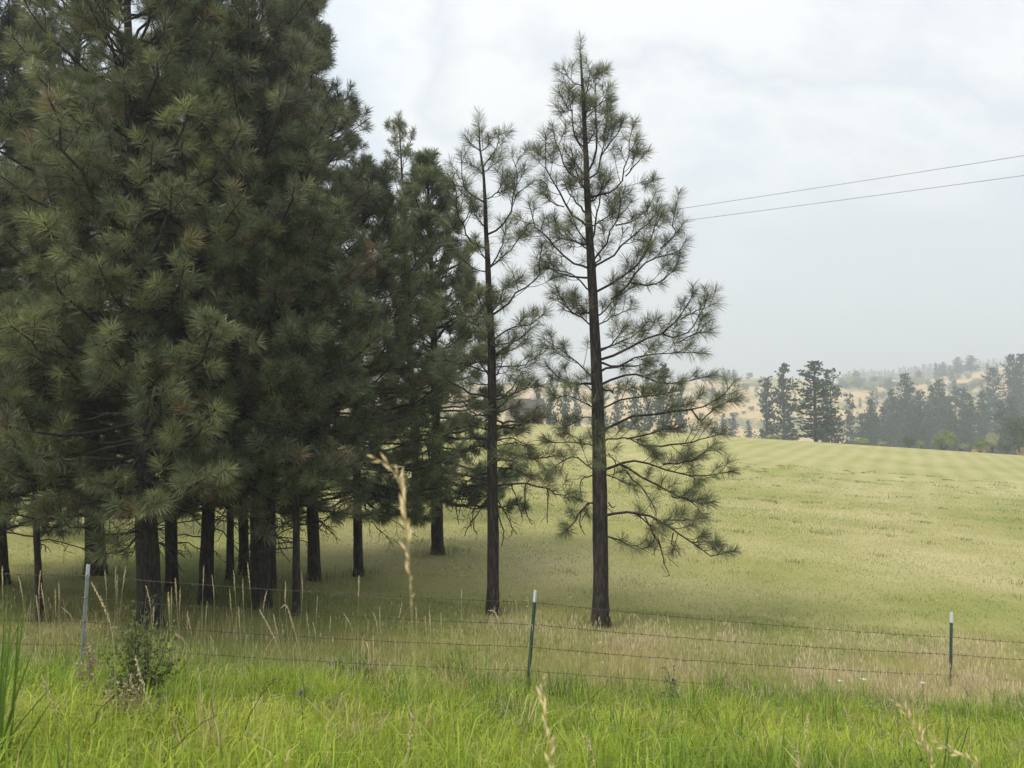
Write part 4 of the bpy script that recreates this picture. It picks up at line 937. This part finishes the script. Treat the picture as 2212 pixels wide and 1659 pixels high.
lm = [(130, "in front of the thin leaning pine stem"), (200, "close to the silvery fence post"), (300, "between the silvery post and the thickest trunk"), (390, "by the foot of the thickest pine trunk"), (480, "before the straight grove pine"), (570, "before the double trunk"),
      (690, "below the thin crooked pine stem"), (860, "in front of the short dense pine"), (1010, "before the lone brown trunk"), (1120, "at the foot of the slimmer open pine"), (1240, "just past the middle green post"), (1400, "before the tallest open pine's foot"), (1700, "in the dry strip past the tallest open pine"), (2000, "in the dry strip near the dark upright post"), (2300, "around the dark upright post")]
for i, (pts, Y) in enumerate(ST):
    tp = pts[0]; zone = [t for v, t in lm if tp[0] < v][0]; dx = pts[0][0] - pts[-1][0]
    sh = "upright" if abs(dx) < 8 else ("left-leaning" if dx < 0 else "right-leaning"); hh = pts[-1][1] - tp[1]
    stalk(pts, Y + rng.uniform(-0.5, 0.3), f"{'tall' if hh > 95 else 'short'} {sh} dry seed stalk {zone}", head=min(0.3, hh / 1661 * Y * 0.55), thick=1.1, seed=i, tone=rng.uniform(0.85, 1.25))
NEAR = [(z4([(760, 138), (830, 270), (900, 440), (935, 620), (950, 900)]), 5.5, 0.42, 1.7, "thick fluffy seed head leaning before the thickest trunk"),
    (z4([(1120, 750), (1160, 900), (1195, 1020), (1260, 1280), (1290, 1500)]), 4.6, 0.30, 1.6, "pale bent seed stalk beside the dead weed clump"),
    (z4([(350, 910), (400, 1030), (450, 1170), (540, 1400), (600, 1659)]), 4.2, 0.28, 1.4, "pale seed stalk arching over the left roadside grass"),
    (z3([(1570, 670), (1640, 800), (1700, 940), (1740, 1040)]), 8.0, 0.50, 2.0, "heavy leaning seed stalk below the thin crooked pine stem"),
    (z3([(1700, 650), (1730, 640), (1770, 760), (1820, 950), (1840, 1060)]), 8.0, 0.48, 1.8, "heavy seed stalk with a nodding tip below the thin crooked stem"),
    (zz7([(940, 265), (975, 275), (1000, 340), (1015, 450)]), 8.8, 0.3, 1.6, "nodding seed stalk at the slimmer open pine's foot"),
    (zz7([(945, 310), (975, 370), (1010, 440), (1030, 540)]), 8.8, 0.3, 1.6, "leaning seed stalk under the nodding one at the slimmer pine"),
    (zz7([(1180, 345), (1198, 355), (1205, 400), (1210, 520)]), 9.2, 0.12, 1.3, "hooked dry stalk curling against the middle green post"),
    (zz7([(455, 850), (478, 950), (455, 1100), (425, 1230), (410, 1330)]), 3.6, 0.34, 1.2, "pale wavy seed stalk in the centre roadside grass"),
    (zz8([(875, 920), (868, 1000), (865, 1090), (870, 1246), (872, 1330)]), 3.8, 0.16, 1.1, "pale short seed head in the right-hand roadside grass"),
    (zz8([(1095, 855), (1120, 930), (1145, 1010), (1170, 1200)]), 5.0, 0.22, 1.1, "bent pale seed stalk in the grass before the dark upright post"),
    (zz7([(1520, 1020), (1550, 1090), (1580, 1200), (1600, 1300)]), 3.8, 0.2, 1.1, "pale stalk beside the blurred stalk in the roadside grass"),
    (zz8([(740, 1060), (780, 1110), (820, 1180), (850, 1300)]), 3.8, 0.2, 1.1, "slanting pale stalk in the right roadside grass")]
for i, (pts, Y, hd, th, lab) in enumerate(NEAR):
    stalk(pts, Y, lab, hd, th, "seed stalks rising from the roadside grass", 300 + i, 1.1)
stalk([(812, 990), (848, 1012), (872, 1070), (880, 1150), (886, 1250), (890, 1340), (898, 1500), (905, 1800), (905, 2100)], 1.25, "out-of-focus drooping seed stalk hanging across the grove's edge", 0.27, 0.72, None, 401, 1.45, 0.0, 2.3, 2.0)
stalk([(1170, 1475), (1180, 1560), (1192, 1680), (1205, 1900), (1210, 2200)], 1.5, "blurred seed stalk rising from the bottom edge below the middle green post", 0.25, 1.0, None, 402, 1.3, 0, 2.2, 1.9)
stalk([(1940, 1520), (1975, 1570), (2015, 1660), (2050, 1800), (2065, 2100)], 1.8, "feathery blurred stalk at the bottom edge beside the dark bottom weed", 0.26, 1.0, None, 403, 1.3, 0, 1.8, 1.8)
stalk([(2025, 1610), (2075, 1630), (2125, 1670), (2180, 1800), (2200, 2100)], 1.8, "low nodding blurred stalk at the bottom edge, beyond the feathery one", 0.24, 1.0, None, 404, 1.35, 0, 1.8, 1.7)

# ------------------------------------------------------------------ shrubs and weeds
def weed(name, label, cat, vx, vbase, vtop, width, Y, seed, nst, leaves, lsize, tone, stemtone, spread=1.0, droop=0.0, leafname="foliage", lw=0.45):
    r = np.random.default_rng(seed); b = P(vx, vbase, Y); b[2] = min(b[2], float(ground(b[0], Y)) + 0.02); b[2] = float(ground(b[0], Y)) - 0.01
    H = P(vx, vtop, Y)[2] - b[2]; Wd = width / 1661 * Y / 2
    root = thing(name, label, cat, tuple(b)); m = MB(); lf = MB(); Ps, Ds = [], []
    for i in range(nst):
        a = r.uniform(0, 6.28); ru = Wd * math.sqrt(r.random()) * spread; h = H * (1 - 0.45 * (ru / max(Wd, 1e-3)) ** 1.5) * r.uniform(0.72, 1.0)
        e = np.array((ru * math.cos(a), ru * math.sin(a), h)); mid = e * (0.35, 0.35, 0.55) + r.standard_normal(3) * 0.02
        q = smooth_line([r.standard_normal(3) * (0.03, 0.03, 0), mid, e + np.array((0, 0, -droop * h))], 8); q[1:] += r.standard_normal((7, 3)) * 0.008
        tubes(m, q, np.linspace(0.0045, 0.0015, 8), 4, np.array(stemtone))
        for j in range(2, 8):
            d = unit(r.standard_normal(3) + Z3 * 0.4); t2 = q[j] + d * r.uniform(0.05, 0.16); tubes(m, np.array([q[j], (q[j] + t2) / 2, t2]), np.array((0.0018, 0.0014, 0.001)), 3, np.array(stemtone))
            for _ in range(leaves):
                f = r.random(); Ps.append(q[j] * (1 - f) + t2 * f + r.standard_normal(3) * 0.012); Ds.append(unit(r.standard_normal(3) + Z3 * 0.3))
    Ps = np.array(Ps); Ds = np.array(Ds); n = len(Ps); s = lsize * r.uniform(0.6, 1.3, (n, 1)); sd = unit(np.cross(Ds, r.standard_normal((n, 3))))
    nrm = np.cross(Ds, sd); V = np.stack([Ps, Ps + Ds * s * 0.5 + sd * s * lw + nrm * s * 0.1, Ps + Ds * s, Ps + Ds * s * 0.5 - sd * s * lw + nrm * s * 0.1], 1)
    lf.add(V.reshape(-1, 3), t=np.concatenate([np.arange(n)[:, None] * 4 + [[0, 1, 2]], np.arange(n)[:, None] * 4 + [[0, 2, 3]]]), c=np.repeat(np.array(tone) * r.uniform(0.6, 1.4, (n, 1)), 4, axis=0))
    obj("stem", m.mesh("stem", M_straw, True), root); obj(leafname, lf.mesh(leafname, M_leaf), root)
    return root
weed("wild_shrub", "leafy green shrub growing before the thickest pine trunk", "shrub", 300, 1560, 1268, 140, 6.2, 1, 46, 15, 0.024, (0.14, 0.18, 0.055), (0.07, 0.06, 0.045))
weed("dead_weed_clump", "grey-tan dead weed clump under the leafy green shrub", "weed", 262, 1600, 1435, 140, 5.4, 2, 60, 8, 0.042, (0.40, 0.32, 0.21), (0.25, 0.20, 0.13), 1.0, 0.1, "foliage", 0.16)
weed("dead_weed_clump", "small tan dried weed beside the silvery fence post", "weed", 190, 1440, 1300, 40, 6.6, 3, 12, 8, 0.036, (0.44, 0.35, 0.24), (0.33, 0.27, 0.19), 1.0, 0.0, "foliage", 0.2)
weed("dark_weed", "wiry dark weed in the grass beside the dead weed clump", "weed", 366, 1640, 1470, 60, 5.0, 4, 12, 3, 0.014, (0.07, 0.09, 0.04), (0.045, 0.04, 0.03))
weed("dark_weed", "dark leafy weed at the bottom edge beside the feathery blurred stalk", "weed", 1958, 1700, 1592, 110, 3.1, 5, 22, 8, 0.016, (0.05, 0.075, 0.03), (0.05, 0.05, 0.035))
weed("dark_weed", "low dark weed in the bottom corner below the dark upright post", "weed", 2150, 1720, 1630, 100, 3.4, 6, 9, 3, 0.014, (0.08, 0.09, 0.04), (0.06, 0.05, 0.04))
weed("mullein_plant", "blue-green bushy weed at the grass edge under the tallest open pine", "weed", 1448, 1500, 1425, 34, 9.0, 7, 9, 6, 0.026, (0.15, 0.21, 0.11), (0.10, 0.12, 0.06))
weed("dead_weed", "dead brown twiggy weed right beside the dark upright post", "weed", 2092, 1540, 1480, 24, 10.2, 8, 6, 2, 0.012, (0.10, 0.07, 0.05), (0.07, 0.05, 0.04))
weed("dead_weed", "small dark dead weed at the tall grass edge, between the mullein and the dark post", "weed", 1702, 1550, 1508, 26, 8.9, 9, 8, 3, 0.014, (0.08, 0.07, 0.05), (0.06, 0.05, 0.04))
# bare dark twigs slanting through the roadside grass
for i, (pts, Y, lab) in enumerate((([(850, 1075), (700, 1180), (560, 1330), (480, 1480)], 4.6, "longest bare dark twig slanting up through the roadside grass"), ([(1690, 1075), (1600, 1140), (1540, 1250), (1430, 1500)], 5.2, "bare reddish twig standing out of the bright grass below the grove"),
        ([(1290, 1310), (1180, 1380), (1060, 1500), (960, 1600)], 3.9, "forked bare twig low in the roadside grass"))):
    q = smooth_line([P(a, b, Y) for a, b in z3(pts)], 10)[::-1]; q[0][2] = min(q[0][2], float(ground(q[0][0], Y))); b = q[0].copy(); q = q - b; m = MB(); rr = np.random.default_rng(i); q[1:-1] += rr.standard_normal((8, 3)) * 0.01
    tubes(m, q, np.linspace(0.0035, 0.0015, 10), 5, (0.07, 0.05, 0.035))
    for j in range(4, 10):
        e = q[j] + unit(q[j] - q[j - 1] + rr.standard_normal(3) * 0.8) * 0.09; tubes(m, np.array([q[j], (q[j] + e) / 2, e]), np.array((0.0016, 0.0012, 0.001)), 3, (0.07, 0.05, 0.035))
    tag(obj("dry_twig", m.mesh("dry_twig", M_straw, True), None, tuple(b)), lab, "twig", "bare twigs in the roadside grass")
# clump of broad blades at the left edge, and a single broad blade
def clump(label, vx, vb, Y, tips, w, col, seed):
    r = np.random.default_rng(seed); b = P(vx, vb, Y); b[2] = float(ground(b[0], Y)); m = MB()
    for tx, ty in tips:
        e = P(tx, ty, Y + r.uniform(-0.25, 0.25)) - b; s0 = r.standard_normal(3) * (0.03, 0.03, 0); q = smooth_line([s0, e * (0.3, 0.3, 0.55) + s0, e], 9); t = unit(np.gradient(q, axis=0)); sd = unit(np.cross(t, (r.normal(0, .4), 1, 0)))
        wd = (w * r.uniform(0.7, 1.2) * np.sin(np.linspace(0.5, math.pi, 9)) ** 0.7)[:, None]; V = np.stack([q - sd * wd, q + np.array((0, -1, 0)) * wd * 0.35, q + sd * wd], 1).reshape(-1, 3)
        Q = [(k * 3 + j, k * 3 + j + 1, k * 3 + j + 4, k * 3 + j + 3) for k in range(8) for j in (0, 1)]; m.add(V, q=Q, c=np.array(col) * r.uniform(0.75, 1.25))
    tag(obj("grass_tuft", m.mesh("grass_tuft", M_grass, True), None, tuple(b)), label, "grass tuft")
clump("tall broad-bladed grass tuft at the left picture edge", -10, 1600, 4.0, [(5, 1255), (18, 1250), (30, 1270), (42, 1300), (60, 1262), (55, 1300), (-10, 1240), (-30, 1290), (62, 1330), (25, 1320), (-5, 1330), (40, 1345), (12, 1290), (-22, 1262), (80, 1380), (150, 1440), (120, 1500)], 0.006, (0.13, 0.22, 0.035), 1)
clump("single broad blue-green blade standing in the bottom left grass", 156, 1800, 2.9, [(152, 1562), (140, 1700), (120, 1600)], 0.011, (0.11, 0.20, 0.07), 2)
# thistle head
rr = np.random.default_rng(3); b = P(650, 1640, 5.6); b[2] = float(ground(b[0], 5.6)); root = thing("thistle", "single grey round thistle head above the bright roadside grass", "thistle", tuple(b)); e = P(650, 1496, 5.6) - b
m = MB(); tubes(m, smooth_line([(0, 0, 0), e * 0.5 + (0.02, 0, 0), e], 8), np.full(8, 0.0025), 5, (0.16, 0.2, 0.08)); obj("stem", m.mesh("stem", M_straw, True), root)
m = MB(); d = unit(rr.standard_normal((140, 3))); sd = unit(np.cross(d, rr.standard_normal((140, 3)))) * 0.003; V = np.stack([e + d * 0.006 - sd, e + d * 0.006 + sd, e + d * 0.028], 1); m.add(V.reshape(-1, 3), t=np.arange(420).reshape(-1, 3), c=(0.28, 0.27, 0.25)); obj("flower_head", m.mesh("flower_head", M_straw), root)
# white yarrow heads near the fence
for i, (vx, vy, lab) in enumerate(((1864, 1467, "larger white yarrow umbel in the strip between the tallest pine and the dark upright post"), (1815, 1471, "white yarrow bent sideways beside the larger umbel"), (1993, 1475, "small white yarrow near the dark upright post"), (1735, 1494, "lowest white yarrow at the tall grass edge"))):
    Y = 9.9; rr = np.random.default_rng(i); tp = P(vx, vy, Y); g = float(ground(tp[0], Y)); root = thing("yarrow_flower", lab, "flower", (tp[0], Y, g), "white yarrow by the fence"); h = max(tp[2] - g, 0.15)
    m = MB(); tubes(m, np.array([(0, 0, 0), (0.005, 0, h / 2), (0, 0, h)]), np.full(3, 0.0022), 5, (0.14, 0.2, 0.08)); obj("stem", m.mesh("stem", M_straw, True), root)
    m = MB(); a = rr.uniform(0, 6.28, 40); q = np.sqrt(rr.random(40)) * (0.038 if i == 0 else 0.026)
    for u, v in zip(q * np.cos(a), q * np.sin(a)):
        m.add(np.array([(0, 0, 0.006), (0.007, 0, 0), (0, 0.007, 0.001), (-0.007, 0, 0), (0, -0.007, 0.001)]) + (u, v, h + rr.uniform(0, 0.006)), t=[(0, 1, 2), (0, 2, 3), (0, 3, 4), (0, 4, 1)], c=(0.75, 0.74, 0.68))
    obj("flower_head", m.mesh("flower_head", M_leaf), root)

# ------------------------------------------------------------------ smoky air
m, t = new_mat("smoky_air")
o = t.nodes.new("ShaderNodeOutputMaterial"); v = t.nodes.new("ShaderNodeVolumePrincipled")
v.inputs["Color"].default_value = (0.765, 0.845, 0.94, 1); v.inputs["Density"].default_value = 0.00135; v.inputs["Anisotropy"].default_value = 0.25
t.links.new(v.outputs[0], o.inputs["Volume"])
mb = MB(); box(mb, -3200, 3200, -120, 2300, -75, 262)
hz = obj("haze", mb.mesh("haze", m, False, False)); kind(hz, "stuff")
